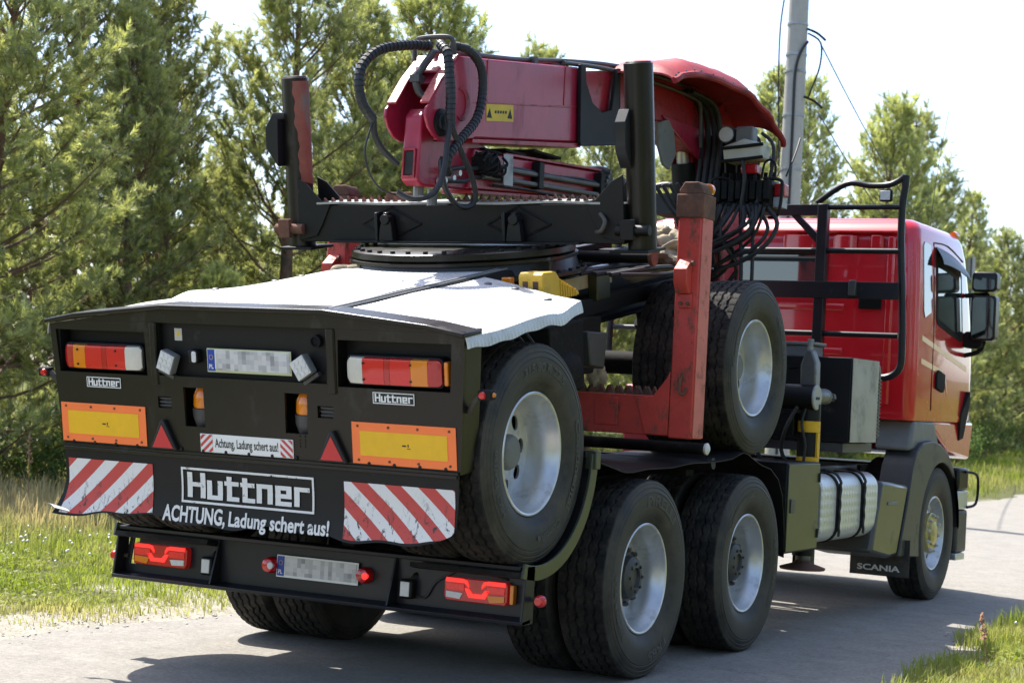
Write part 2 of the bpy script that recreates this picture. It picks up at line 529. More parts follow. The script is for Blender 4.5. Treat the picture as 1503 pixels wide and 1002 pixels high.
# ------------------------------------------------------------------ wheels (shared meshes)
def tyre_mesh(name, ntheta=336, seed=0, zz=44, sip=56, grooves=(-.078, -.027, .027, .078)):
    prof = []
    side = [(.300, .112), (.312, .126), (.340, .138), (.344, .142), (.385, .149), (.430, .153), (.460, .1515), (.464, .1475), (.468, .1500), (.486, .1465), (.490, .1425), (.494, .1450), (.508, .1405), (.512, .1365), (.516, .1375), (.526, .131)]
    ns = len(side)
    tread = linsp(.126, -.126, 53)
    for (r, a) in side: prof.append((r, a, 0))
    for a in tread: prof.append((.538-.35*a*a, a, 1))
    for (r, a) in side[::-1]: prof.append((r, -a, 0))
    prof.append((.29, -.10, 0)); prof.append((.29, .10, 0))
    n = len(prof)
    th = np.linspace(0, 2*np.pi, ntheta, endpoint=False)
    V = np.zeros((ntheta, n, 3))
    tri = lambda t: 2*np.abs(2*(t-np.floor(t+.5)))-1
    for j, (r, a, t) in enumerate(prof):
        rr = np.full(ntheta, r)
        if t:
            cut = np.zeros(ntheta)
            for q, g in enumerate(grooves):
                gc = g + .007*tri(th*zz/(2*np.pi)+.25*q)
                cut = np.maximum(cut, np.abs(a-gc) < .0056)
            if abs(a) > .094:
                ph = (th*sip/(2*np.pi)+(.5 if a > 0 else 0)) % 1
                cut = np.maximum(cut, (ph < .12)*.38)
            elif abs(abs(a)-.052) < .020 or abs(a) < .020:
                ph = (th*sip/(2*np.pi)+a*9) % 1
                cut = np.maximum(cut, (ph < .10)*.45)
            rr = rr-cut*.013
        if not t and r > .31 and r < .53 and a > 0:
            rr = rr
        V[:, j, 0] = a; V[:, j, 1] = rr*np.cos(th); V[:, j, 2] = rr*np.sin(th)
        if not t and j < ns:
            V[:, j, 0] += 0
    idx = np.arange(ntheta*n).reshape(ntheta, n)
    nx = np.roll(idx, -1, 0)
    f = []
    mi = []
    for j in range(n):
        k = (j+1) % n
        f.append(np.stack([idx[:, j], nx[:, j], nx[:, k], idx[:, k]], -1))
        mi += [1 if ns-1 <= j < ns+53 else 0]*ntheta
    F = np.concatenate(f)
    me = bpy.data.meshes.new(name)
    me.from_pydata(V.reshape(-1, 3).tolist(), [], F.tolist())
    me.materials.append(MATS['rubber']); me.materials.append(MATS['tread_rubber'])
    me.polygons.foreach_set('material_index', mi)
    me.polygons.foreach_set('use_smooth', [True]*len(me.polygons))
    me.set_sharp_from_angle(angle=R(40))
    return me
def disc_with_holes(mb, a, r0, r1, rh, rad, n, a_in=None):
    """annular disc at axial place a with n round holes of radius rad on circle rh; thickness back to a-.012"""
    for s in range(n):
        t0 = 2*math.pi*s/n; dt = 2*math.pi/n
        cx, cy = rh, 0
        K = 20
        hole = []; rim = []
        for k in range(K):
            an = 2*math.pi*k/K
            d = (math.cos(an), math.sin(an))
            hole.append((cx+rad*d[0], cy+rad*d[1]))
            # march to sector boundary
            lo, hi = rad, .4
            for _ in range(22):
                mid = (lo+hi)/2
                p = (cx+mid*d[0], cy+mid*d[1])
                rr = math.hypot(*p); ang = math.atan2(p[1], p[0])
                if r0 <= rr <= r1 and abs(ang) <= dt/2: lo = mid
                else: hi = mid
            rim.append((cx+lo*d[0], cy+lo*d[1]))
        def P(p, aa):
            c, s_ = math.cos(t0), math.sin(t0)
            rr = math.hypot(*p)
            bow = .03*((r1-rr)/(r1-r0))**2
            return (aa+bow, p[0]*c-p[1]*s_, p[0]*s_+p[1]*c)
        for k in range(K):
            j = (k+1) % K
            mb.poly([P(hole[k], a), P(rim[k], a), P(rim[j], a), P(hole[j], a)])
            mb.poly([P(hole[k], a), P(hole[j], a), P(hole[j], a-.012), P(hole[k], a-.012)])
        # fill the sector's corner gaps
        e = dt/2
        for rr_, sg in ((r0, 1), (r0, -1), (r1, 1), (r1, -1)):
            cp = (rr_*math.cos(sg*e), rr_*math.sin(sg*e))
            ang = math.atan2(cp[1]-cy, cp[0]-cx) % (2*math.pi)
            k = int(ang/(2*math.pi/K)) % K; j = (k+1) % K
            mb.poly([P(rim[k], a), P(cp, a), P(rim[j], a)])
def rim_mesh(name, disc_a, n_holes=10, hole_r=.027, hole_c=.205, convex=False, r0=.15):
    mb = MB()
    prof = [(.2985, .112), (.3005, .120), (.294, .124), (.286, .121), (.281, .110), (.276, .085), (.262, .066), (.258, .02), (.250, -.02), (.247, disc_a-.002)]
    if convex:
        prof = [(.2985, .112), (.3005, .120), (.294, .124), (.286, .121), (.281, .110), (.272, .085), (.262, .066), (.255, .05), (.25, disc_a-.002)]
    back = [(.247, -.10), (.2985, -.112)]
    mb.lathe(prof, n=72, closed=False)
    mb.f = [f for f in mb.f if len(f) == 4]; mb.mi = [0]*len(mb.f)
    mb.lathe([(.2985, -.118), (.252, -.09), (.247, disc_a-.014)], n=48)
    mb.f = [f for f in mb.f if len(f) == 4]; mb.mi = [0]*len(mb.f)
    disc_with_holes(mb, disc_a, r0, .2475, hole_c, hole_r, n_holes)
    me = make_mesh(name, mb, 'silver', smooth=38)
    return me
def hub_mesh(name, a, mats, kind):
    mb = MB()
    if kind == 'drive':
        mb.lathe([(.155, a-.02), (.155, a+.035), (.135, a+.045), (.118, a+.05), (.112, a+.085), (.09, a+.10), (.055, a+.105), (.05, a+.09), (.0, a+.09)], n=36)
        for k in range(8):
            t = 2*math.pi*k/8
            mb.cyl((a+.095, .075*math.cos(t), .075*math.sin(t)), (a+.112, .075*math.cos(t), .075*math.sin(t)), .009, 6)
    elif kind == 'trailer':
        mb.lathe([(.09, a-.02), (.088, a+.030), (.078, a+.048), (.07, a+.052), (.0, a+.054)], n=36)
    else:
        mb.lathe([(.16, a-.02), (.165, a+.034), (.155, a+.042), (.10, a+.04), (.095, a+.055), (.06, a+.065), (.0, a+.065)], n=36)
    mb.cur = 2
    mb.lathe([(.0, a-.045), (.246, a-.045), (.246, a-.055), (0, a-.056)], n=32)      # black disc added to give the hand holes their dark shade
    mb.cur = 1
    for k in range(10):
        t = 2*math.pi*(k+.5)/10
        y, z = .145*math.cos(t), .145*math.sin(t)
        if kind == 'trailer':
            continue
        mb.cyl((a+.03, y, z), (a+.058, y, z), .0155, 6)
        mb.cyl((a+.058, y, z), (a+.068, y, z), .009, 8)
    return make_mesh(name, mb, mats)
def side_text(name, items):
    """raised lettering round the sidewall: (string, radius, centre angle, height, width angle)"""
    mb = MB()
    for (s, r, ang, h, wa) in items:
        co, fs = text2d(s, h, wa*r, bold=.03)
        def fn(a, b):
            t = R(ang)-a/r
            rr = r+b
            return (float(np.interp(rr, (.34, .385, .43, .47, .50, .516), (.138, .149, .153, .150, .143, .137)))+.0035, rr*math.cos(t), rr*math.sin(t))
        put_text(mb, (co, fs), fn)
    return make_mesh(name, mb, 'tyre_mark', smooth=0, fix=False)
TYRE = tyre_mesh('tyre')
TYRE_FRONT = tyre_mesh('tyre_front', zz=60, sip=1, grooves=(-.07, -.024, .024, .07))
RIM_DRIVE = rim_mesh('rim_dual', -.045)
RIM_TRAILER = rim_mesh('rim_trailer', -.045, 8, .037, .172, r0=.08)
RIM_FRONT = rim_mesh('rim_front', .045, 10, .026, .212, convex=True)
HUB_DRIVE = hub_mesh('hub_drive', -.03, ['dark_grey', 'steel', 'black_ink'], 'drive')
HUB_TRAILER = hub_mesh('hub_trailer', -.035, ['mid_grey', 'mid_grey', 'black_ink'], 'trailer')
HUB_DEEP = hub_mesh('hub_deep', -.045, ['dark_grey', 'mid_grey', 'black_ink'], 'trailer')
HUB_FRONT = hub_mesh('hub_front', .07, ['hub_gold', 'silver', 'black_ink'], 'front')
TEXT_A = side_text('lettering_a', [('315/80 R 22.5', .400, 76, .042, 1.05), ('Continental', .405, -18, .042, 1.1), ('HSC1 154/150', .40, 190, .038, .8), ('ContiRe', .395, -78, .04, .6)])
TEXT_B = side_text('lettering_b', [('PIRELLI', .395, 72, .060, .95), ('FR85', .40, -70, .05, .55), ('315/80 R 22.5', .40, 200, .036, .9)])
TEXT_C = side_text('lettering_c', [('Continental', .405, 100, .042, 1.05), ('HDC1 315/80', .405, -30, .040, 1.05)])
def wheel(parent, x, y, z, rim, hub, text=None, right=True, spin=0, tyre=None):
    """the wheel's steel rim carries its tyre, hub and lettering"""
    o = bpy.data.objects.new('wheel', rim); C.objects.link(o)
    o.parent = parent; o.location = (x, y, z)
    o.rotation_euler = (R(spin) if right else -R(spin), 0, 0 if right else math.pi)
    for nm, me in (('tyre', tyre or TYRE), ('hub', hub), ('lettering', text)):
        if me is None: continue
        c = bpy.data.objects.new(nm, me); C.objects.link(c); c.parent = o
    return o

# ================================================================== TRUCK
truck = thing('timber_truck', 'red three-axle timber truck with loading crane, carrying a trailer on its back', 'truck')
# chassis
mb = MB()
for sx in (-1, 1):
    mb.prism([(sx*.38, .74), (sx*.46, .74), (sx*.46, .752), (sx*.392, .752), (sx*.392, 1.028), (sx*.46, 1.028), (sx*.46, 1.04), (sx*.38, 1.04)], 'y', -1.3, 6.2)
for y in (-1.2, -.3, .7, 2.0, 3.2, 4.4, 5.6):
    mb.box(-.379, .379, y-.06, y+.06, .78, 1.0)
obj('chassis_frame', mb, 'black_satin', truck, .004)
obj('sun_block_plate', MB().box(-.555, .555, -1.22, 2.65, 1.044, 1.052), 'black_matte', truck, .002)  # plate added to block sun slivers coming through between the frame rails
for y in (0, 1.49):
    mb = MB()
    mb.cyl((-1.0, y, .53), (1.0, y, .53), .085, 16)
    mb.lathe([(.02, -.2), (.16, -.15), (.21, -.05), (.21, .08), (.15, .18), (.03, .24)], (0, y, .53), 'y', 20)
    for sx in (-1, 1):
        mb.tube([(sx*.42, y-.42, .60), (sx*.42, y-.2, .67), (sx*.42, y, .69), (sx*.42, y+.2, .67), (sx*.42, y+.42, .60)], .045, 8)
        mb.lathe([(.0, sx*.55), (.2, sx*.56), (.2, sx*.75), (.0, sx*.76)], (0, y, .53), 'x', 24)
    obj('rear_axle', mb, 'black_matte', truck)
mb = MB(); mb.cyl((-.95, 5.72, .50), (.95, 5.72, .50), .07, 12)
mb.box(-.5, .5, 5.55, 5.9, .42, .6)
obj('front_axle', mb, 'black_matte', truck)
for (y, tx, sp) in ((0, TEXT_B, 0), (1.49, TEXT_C, 20)):
    for right in (True, False):
        s = 1 if right else -1
        wheel(truck, s*1.10, y, .53, RIM_DRIVE, HUB_DRIVE, tx, right, sp)
        w = wheel(truck, s*.765, y, .53, RIM_DRIVE, None, None, not right, sp+11)
for right in (True, False):
    wheel(truck, (1 if right else -1)*1.065, 5.72, .53, RIM_FRONT, HUB_FRONT, None, right, 8, TYRE_FRONT)

# rear bumper: channel open to the rear
mb = MB()
xs = [-1.235, -1.205, -1.165, 1.18, 1.235]; zs = [.405, .47, .62, .68]
tx = lambda x, z: x*(1.0 if z < .5 else 1.0-.025*(z-.405)/.275)
mb.plate(xs, zs, lambda x, z: -1.205 < x < -1.165 and .47 < z < .62, -1.345, -1.33, tx)
mb.prism([(-1.345, .66), (-1.42, .655), (-1.425, .676), (-1.345, .682)], 'x', -1.225, 1.225)
mb.prism([(-1.345, .405), (-1.435, .398), (-1.44, .418), (-1.345, .43)], 'x', -1.25, 1.25)
for sx in (-1, 1):
    mb.prism([(-1.435, .40), (-1.40, .68), (-1.32, .68), (-1.32, .40)], 'x', sx*1.236, sx*1.25)
bumper = obj('rear_bumper', mb, 'blue_black', truck, .004)
for x in (-.60, .49):
    mb = MB(); mb.prism([(-1.43, .42), (-1.347, .42), (-1.347, .655), (-1.36, .655)], 'x', x-.006, x+.006)
    obj('gusset', mb, 'blue_black', bumper, .002)
def led_lamp(x0, x1, z0, z1, out):
    """combination lamp on the bumper; out = +1 when the outer end points to +x"""
    w = x1-x0; h = z1-z0
    L = obj('tail_light', MB().prism([(x0+.012, z0), (x1-.012, z0), (x1, z0+.02), (x1, z1-.012), (x1-.012, z1), (x0+.012, z1), (x0, z1-.012), (x0, z0+.02)], 'y', -1.385, -1.344), 'led_dark', truck, .004)
    f = (lambda u: x0+u*w) if out > 0 else (lambda u: x1-u*w)
    y0, y1 = -1.391, -1.384
    def part(nm, pts, m):
        q = [(f(u), z0+v*h) for u, v in pts]
        obj(nm, MB().prism(q, 'y', y0, y1), m, L, .001)
    part('light_guide', [(.03, .98), (.03, .80), (.33, .80), (.40, .60), (.40, .74), (.37, .92), (.30, .98)], 'led_red')
    part('light_guide', [(.97, .98), (.97, .80), (.67, .80), (.60, .60), (.60, .74), (.63, .92), (.70, .98)], 'led_red')
    part('light_guide', [(.33, .58), (.40, .58), (.46, .38), (.60, .38), (.66, .58), (.73, .58), (.66, .20), (.40, .20)], 'led_red')
    part('reverse_lens', [(.04, .14), (.26, .10), (.30, .36), (.04, .40)], 'led_white')
    part('indicator_lens', [(.96, .14), (.73, .06), (.69, .36), (.96, .40)], 'lens_orange')
    part('brake_lens', [(.04, .46), (.32, .46), (.32, .74), (.04, .74)], 'brake_red')
    part('brake_lens', [(.96, .46), (.68, .46), (.68, .74), (.96, .74)], 'brake_red')
    if out > 0:
        obj('side_lens', MB().box(x1+.012, x1+.032, -1.385, -1.35, z0+.01, z1-.01), 'lens_orange', L, .003)
led_lamp(-1.15, -.79, .478, .590, -1)
led_lamp(.79, 1.14, .478, .590, 1)
def number_plate(parent, x0, x1, z0, z1, y, tilt=0, white='sign_white'):
    P = obj('number_plate', MB().box(x0, x1, y-.004, y, z0, z1), white, parent, .0015)
    obj('plate_face', MB().box(x0+.055, x1-.008, y-.0065, y-.003, z0+.012, z1-.008), 'plate_face', P)
    obj('country_band', MB().box(x0+.006, x0+.048, y-.0065, y-.003, z0+.007, z1-.006), 'eu_blue', P)
    mb = MB(); t = text2d('PL', .022, .026, bold=.02)
    put_text(mb, t, lambda a, b: (x0+.027+a, y-.0075, z0+.018+b))
    obj('lettering', mb, 'sign_white', P, smooth=0)
    mb = MB()
    for k in range(12):
        an = math.pi*2*k/12
        mb.box(x0+.0255+.011*math.cos(an), x0+.0285+.011*math.cos(an), y-.0075, y-.006, z0+.072+.011*math.sin(an), z0+.075+.011*math.sin(an))
    obj('star_ring', mb, 'refl_yellow', P)
    return P
number_plate(truck, -.225, .275, .492, .605, -1.36)
for (x, a, b_) in ((-.262, 'lens_redder', 'led_white'), (.315, 'lens_red', 'led_red')):
    L = obj('plate_lamp', MB().lathe([(.0, -1.345), (.042, -1.345), (.042, -1.375), (.034, -1.395), (.012, -1.402), (0, -1.402)], (x, 0, .548), 'y', 20), a, truck)
    obj('lens', MB().lathe([(0, -1.385), (.016, -1.386), (.018, -1.402), (0, -1.408)], (x+.022, 0, .548), 'y', 12), b_, L)
for x, z in ((.572, .507), (-.655, .507)):
    L = obj('work_light', MB().box(x-.038, x+.038, -1.395, -1.346, z-.048, z+.048), 'black_satin', truck, .012)
    obj('lens', MB().box(x-.026, x+.026, -1.4, -1.394, z-.036, z+.036), 'led_white', L, .006)
    obj('bracket', MB().tube([(x+.02, -1.37, z+.046), (x+.03, -1.36, z+.07), (x+.03, -1.345, z+.075)], .008, 6), 'black_satin', L)
mb = MB()
mb.tube([(.55, -1.347, .50), (.66, -1.352, .47), (.72, -1.352, .55), (.82, -1.352, .61), (.90, -1.35, .66)], .006, 6)
mb.tube([(.95, -1.352, .66), (1.02, -1.356, .62), (1.12, -1.352, .60)], .006, 6)
obj('lamp_cable', mb, 'hose', truck)
for x, z, s in ((-1.272, .512, -1), (1.315, .52, 1)):
    L = obj('marker_lamp', MB().lathe([(0, -1.47), (.018, -1.468), (.027, -1.455), (.029, -1.43), (.02, -1.42), (0, -1.42)], (x, .06, z), 'y', 16), 'lens_redder', truck)
    obj('rubber_arm', MB().tube([(x, -1.365, z), (x-s*.03, -1.35, z), (x-s*.06, -1.345, z)], .012, 8), 'rubber', L)

# cradle arcs carrying the trailer's rear wheels
HY, HZ = -1.296, 1.207
def arc(r, a0, a1, n):
    return [(HY+r*math.cos(R(a)), HZ+r*math.sin(R(a))) for a in linsp(a0, a1, n)]
for s in (-1, 1):
    mb = MB()
    o_, i_ = arc(.60, -104, 0, 22), arc(.575, -104, 0, 22)
    mb.prism(o_+i_[::-1], 'x', s*.62, s*1.236)
    cr = obj('wheel_cradle', mb, 'black_matte', truck)
    mb = MB()
    mb.prism(arc(.602, -104, 0, 22)+arc(.53, -104, 0, 22)[::-1], 'x', s*1.237, s*1.25)
    obj('side_plate', mb, 'olive_reflect', cr, .002)
    mb = MB()
    for k in range(26):
        a = R(-100+k*3.9)
        for j in range(4):
            x = s*(.70+.14*j)
            c_ = (HY+.573*math.cos(a), HZ+.573*math.sin(a))
            mb.tube([(x-.035, *c_), (x+.035, *c_)], .006, 4, 1)
    obj('grip_ribs', mb, 'black_matte', cr)
    obj('end_bracket', MB().box(s*1.2, s*1.262, -.745, -.69, 1.13, 1.225), 'olive_reflect', cr, .004)

# mudguards over the drive axles
def crump(x, y):
    return .006*math.sin(y*4.1+x*3)+.004*math.sin(y*11.1+1.3)-.03*math.exp(-((y+.30)/.30)**2)*max(0, x-.8)*2.2+.075*math.exp(-((y-1.42)/.16)**2)*max(0, x-.7)*1.6
for s in (-1, 1):
    prof = [(-.72, 1.205), (-.55, 1.175), (-.3, 1.155), (.1, 1.15), (.5, 1.163), (.9, 1.17), (1.3, 1.172), (1.6, 1.16), (1.85, 1.12), (2.0, 1.05), (2.08, .95), (2.12, .82), (2.15, .68), (2.16, .55)]
    us = linsp(0, len(prof)-1, 53)
    def fn(u, v):
        i = min(int(u), len(prof)-2); t = u-i
        y = prof[i][0]*(1-t)+prof[i+1][0]*t; z = prof[i][1]*(1-t)+prof[i+1][1]*t
        k = max(0, min(1, (1.9-y)/.5))
        edge = max(0, (v-1.14)/.08)
        return (s*v, y, z+k*crump(v, y)-.02*edge*edge)
    mb = MB().sheet(fn, us, linsp(.56, 1.22, 9), (0, -.004, -.004))
    obj('mudguard', mb, 'black_satin', truck)
mb = MB()
for s in (-1, 1):
    mb.cyl((s*.4, .95, 1.08), (s*1.2, .95, 1.14), .035, 12)
    mb.cyl((s*.46, .0, 1.0), (s*1.1, .0, 1.12), .025, 10)
obj('mudguard_stay', mb, 'black_satin', truck)

# lower red bolster with stanchions
mb = MB()
mb.prism([(-1.12, 1.295), (1.12, 1.295), (1.12, 1.52), (-1.12, 1.52)], 'y', .452, .60)
bol = obj('bolster', mb, 'post_red', truck, .006)
def tooth_row(x0, x1, y0, y1, z, n, h, name, m, parent, skip=()):
    mb = MB()
    for k in range(n):
        if k in skip: continue
        x = x0+(x1-x0)*(k+.5)/n; d = (x1-x0)/n*.42
        mb.prism([(x-d, z), (x+d, z), (x, z+h)], 'y', y0, y1)
    return obj(name, mb, m, parent)
t = tooth_row(-1.0, 1.0, .47, .50, 1.521, 34, .05, 'tooth_strip', 'rust', bol)
t = tooth_row(-1.0, 1.0, .56, .585, 1.521, 34, .05, 'tooth_strip', 'rust', bol)
mb = MB()
for s in (-1, 1):
    mb.prism([(s*.98, 1.30), (s*1.12, 1.30), (s*1.12, 1.66), (s*1.10, 1.62), (s*1.02, 1.515), (s*.92, 1.50)], 'y', .440, .4515)
obj('corner_gusset', mb, 'post_red', bol, .003)
mb = MB(); mb.box(.66, .80, .446, .4515, 1.34, 1.50)
obj('patch_plate', mb, 'post_red', bol, .003)
for s in (-1, 1):
    x0, x1 = s*1.124, s*1.266
    mb = MB(); mb.box(min(x0, x1), max(x0, x1), .44, .60, 1.285, 2.60)
    mb2 = MB()
    p = obj('stanchion', mb, 'post_red', truck, .008)
    obj('side_strip', MB().box(*((x1+.0005, x1+.006) if s > 0 else (x1-.006, x1-.0005)), .452, .598, 1.29, 2.56), 'post_salmon', p, .002)
    mb = MB()
    c0, c1 = min(x0, x1)-.012, max(x0, x1)+.012
    mb.box(c0, c1, .428, .612, 2.53, 2.665)
    obj('sleeve', mb, 'rust', p, .006)
    mb = MB(); mb.prism([(c0+.01, 2.666), (c1-.01, 2.666), (c1-.01, 2.69), (c1-.04, 2.735), (c0+.04, 2.735), (c0+.01, 2.69)], 'y', .44, .575)
    obj('cap', mb, 'rust', p, .006)
    mb = MB(); mb.lathe([(0, .576), (.035, .576), (.035, .61), (.02, .63), (0, .63)], (x1-s*.03, 0, 2.705), 'y', 16)
    obj('marker_lamp', mb, 'lens_orange', p)
    mb = MB(); cx = (x0+x1)/2
    mb.prism([(.44, 2.10), (.40, 2.10), (.36, 2.16), (.36, 2.235), (.44, 2.30)], 'x', cx-.05, cx+.03)
    mb.box(cx-.04, cx+.04, .425, .439, 2.02, 2.10)
    obj('hinge_bracket', mb, 'post_red', p, .004)
    mb = MB()
    for zz in (2.045,):
        for dx in (-.022, .022):
            mb.cyl((cx+dx, .42, zz), (cx+dx, .405, zz), .012, 6)
    mb.cyl((cx+.04, .40, 2.27), (cx+.055, .40, 2.27), .016, 6)
    obj('bolt', mb, 'rust', p)
    obj('hook', MB().tube([(cx, .438, 1.65), (cx, .425, 1.62), (cx, .41, 1.56), (cx+.01, .405, 1.535), (cx+.03, .41, 1.54), (cx+.035, .42, 1.57)], .008, 6), 'rust', p)
# supports and silver rails under the trailer
mb = MB()
for x in (.3, -.3):
    mb.box(x-.05, x+.05, .46, .59, 1.04, 1.294)
mb.box(-1.0, 1.0, 1.02, 1.14, 1.05, 1.16)
mb.cyl((-.2, .86, 1.225), (1.18, .86, 1.225), .034, 14)
obj('bolster_foot', mb, 'black_matte', truck, .004)
mb = MB(); mb.lathe([(0, 1.181), (.033, 1.182), (.035, 1.195), (.02, 1.205), (0, 1.208)], (0, .86, 1.225), 'x', 16)
obj('roller_cap', mb, 'sign_white', truck)

# stabiliser leg with yellow tape
LX, LY = 1.12, 2.80
leg = obj('stabiliser_leg', MB().cyl((LX, LY, .50), (LX, LY, 1.52), .075, 24), 'black_satin', truck)
for z0, z1 in ((1.33, 1.405), (1.10, 1.165)):
    obj('tape_band', MB().lathe([(.0752, z0), (.077, z0+.001), (.077, z1-.001), (.0752, z1)], (LX, LY, 0), 'z', 24), 'yellow_tape', leg)
mb = MB()
for k in range(10):
    mb.box(LX+.060+.016*math.sin(k), LX+.064+.016*math.sin(k), LY-.004, LY+.004, 1.12, 1.12)
obj('tape_stripe', MB().box(LX+.066, LX+.079, LY-.04, LY+.01, 1.166, 1.329), 'yellow_tape', leg)
obj('inner_tube', MB().cyl((LX, LY, .46), (LX, LY, .50), .05, 16), 'steel', leg)
obj('foot_plate', MB().lathe([(0, .405), (.15, .405), (.155, .42), (.06, .45), (.05, .47), (0, .47)], (LX, LY, 0), 'z', 20), 'rust', leg)
obj('leg_cap', MB().prism([(LX-.06, 1.60), (LX+.05, 1.60), (LX+.045, 1.80), (LX+.01, 1.885), (LX-.03, 1.885), (LX-.065, 1.78)], 'y', LY-.05, LY+.05), 'steel', leg, .01)
obj('leg_eye', MB().cyl((LX-.01, LY-.02, 1.885), (LX-.01, LY-.02, 1.96), .02, 10), 'galv', leg)
obj('cylinder', MB().cyl((LX-.20, LY-.05, 1.565), (LX+.055, LY-.05, 1.565), .085, 24), 'black_satin', leg)
obj('end_disc', MB().lathe([(0, LX+.0555), (.084, LX+.0555), (.086, LX+.063), (.08, LX+.07), (0, LX+.07)], (0, LY-.05, 1.565), 'x', 28), 'galv', leg)
mb = MB()
for dy in (-.02, .02):
    mb.cyl((LX+.0705, LY-.05+dy, 1.56), (LX+.074, LY-.05+dy, 1.56), .011, 10)
obj('port', mb, 'black_ink', leg)
mb = MB()
mb.cyl((LX+.0, LY+.06, 1.575), (LX+.0, LY+.30, 1.575), .055, 16); mb.cyl((LX+.0, LY+.30, 1.575), (LX+.0, LY+.44, 1.575), .018, 10)
mb.cyl((LX+.0, LY+.42, 1.575), (LX+.0, LY+.46, 1.575), .03, 6)
obj('valve_stub', mb, 'steel', leg)
mb = MB()
mb.tube([(LX-.05, LY-.1, 1.50), (LX-.12, LY-.12, 1.35), (LX-.16, LY-.08, 1.2), (LX-.10, LY-.09, 1.10)], .014, 8)
mb.tube([(LX+.0, LY-.08, 1.49), (LX-.02, LY-.09, 1.38), (LX+.01, LY-.085, 1.25), (LX, LY-.085, 1.12)], .010, 8)
mb.tube([(LX-.2, LY-.1, 1.48), (LX-.3, LY-.12, 1.36), (LX-.33, LY-.1, 1.2), (LX-.28, LY-.1, 1.12)], .014, 8)
obj('hose', mb, 'hose', leg)
obj('outrigger_beam', MB().box(-1.05, 1.04, 2.72, 2.88, 1.30, 1.46), 'black_satin', truck, .006)
obj('support_column', MB().box(.98, 1.10, 2.98, 3.10, .40, .86), 'black_satin', truck, .005)

# hydraulic tank behind the cab
mb = MB(); mb.box(-.45, 1.195, 3.42, 4.02, 1.262, 1.862)
tank = obj('hydraulic_tank', mb, 'black_satin', truck, .008)
def tside(y, z):
    d = math.exp(-((y-3.62)**2/.02+(z-1.80)**2/.006))*.004
    return (1.2+.006-d, y, z)
obj('side_panel', MB().sheet(lambda u, v: tside(u, v), linsp(3.424, 4.016, 16), linsp(1.266, 1.858, 16), (-.004, 0, 0)), 'pale_grey', tank)
mb = MB(); mb.box(.62, .86, 3.52, 3.76, 1.863, 1.94); mb.box(.60, .88, 3.50, 3.78, 1.941, 1.965)
for dx in (.62, .86):
    mb.cyl((dx, 3.52, 1.965), (dx, 3.52, 1.985), .016, 8)
obj('filter_housing', mb, 'mid_grey', tank, .01)
obj('sight_glass', MB().box(.90, .96, 3.410, 3.419, 1.66, 1.80), 'black_matte', tank, .006)
obj('seam_rib', MB().box(-.4, .80, 3.405, 3.419, 1.775, 1.79), 'black_satin', tank)
mb = MB(); mb.box(1.10, 1.19, 4.05, 4.12, 1.30, 1.74)
for k in range(16):
    mb.box(1.19, 1.20, 4.06, 4.115, 1.31+k*.027, 1.322+k*.027)
obj('cooler', mb, 'dark_grey', truck, .002)
mb = MB(); mb.tube([(1.15, 4.03, 1.80), (1.16, 4.09, 1.815), (1.15, 4.14, 1.80), (1.15, 4.15, 1.74)], .03, 12)
obj('elbow_pipe', mb, 'mid_grey', truck)
mb = MB(); mb.box(-.4, 1.15, 3.44, 4.1, 1.19, 1.258)
obj('tank_shelf', mb, 'dark_grey', truck, .004)

# locker with a green reflection in its door colour, fuel tank, side fairing
mb = MB(); mb.box(.70, 1.215, 2.16, 2.775, .548, 1.135)
lk = obj('locker', mb, 'black_satin', truck, .006)
obj('locker_door', MB().box(1.216, 1.226, 2.17, 2.765, .56, 1.125), 'olive_reflect', lk, .003)
mb = MB()
for z in (.66, 1.03):
    mb.cyl((1.225, 2.75, z-.03), (1.225, 2.75, z+.03), .013, 10)
obj('hinge', mb, 'black_satin', lk)
obj('latch', MB().box(1.2265, 1.234, 2.21, 2.29, .81, .90), 'dark_grey', lk, .004)
def rrect(y0, y1, z0, z1, r, n=6):
    out = []
    for (cy, cz, a0) in ((y1-r, z1-r, 0), (y0+r, z1-r, 90), (y0+r, z0+r, 180), (y1-r, z0+r, 270)):
        for k in range(n+1):
            a = R(a0+90*k/n); out.append((cy+r*math.cos(a), cz+r*math.sin(a)))
    return out
ft = obj('fuel_tank', MB().prism(rrect(.62, 1.215, .575, 1.045, .11), 'y', 2.87, 4.10), 'quilted_alu', truck, .012)
for y in (3.18, 3.72):
    mb = MB(); a = rrect(.614, 1.224, .568, 1.054, .115); 
    for i in range(len(a)):
        pass
    mb.prism(a, 'y', y-.022, y+.022)
    obj('tank_strap', mb, 'black_matte', ft, .002)
    pts = [(1.235, y+.008*math.sin(k*1.9), z) for k, z in enumerate(linsp(.62, 1.0, 14))]+[(1.17, y, 1.06), (.95, y+.03, 1.07)]
    obj('rope', MB().tube(pts, .011, 6, 3), 'hose', ft)
obj('filler_hose', MB().tube([(1.05, 2.95, 1.07), (1.12, 3.3, 1.085), (1.08, 3.6, 1.08), (1.13, 3.8, 1.085)], .018, 8), 'hose', ft)
obj('decal_sign', MB().box(.9, 1.1, 2.860, 2.866, .82, .98), 'label_yellow', ft)
mb = MB(); mb.prism([(4.155, .985), (4.835, .94), (4.60, .41), (4.40, .40), (3.96, .46)], 'x', .72, 1.228)
fr = obj('side_fairing', mb, 'fairing', truck, .03, seg=3)
obj('handle_strip', MB().box(1.2285, 1.234, 4.30, 4.55, .80, .825), 'mid_grey', fr, .003)
# spray flap behind the front wheel
mf = obj('mudflap', MB().box(.80, 1.27, 4.79, 4.80, .23, .52), 'rubber', truck, .003)
mb = MB(); tt = text2d('SCANIA', .045, .34, bold=.03)
put_text(mb, tt, lambda a, b: (1.03+a, 4.7885, .27+b))
obj('lettering', mb, 'logo_white', mf, smooth=0)
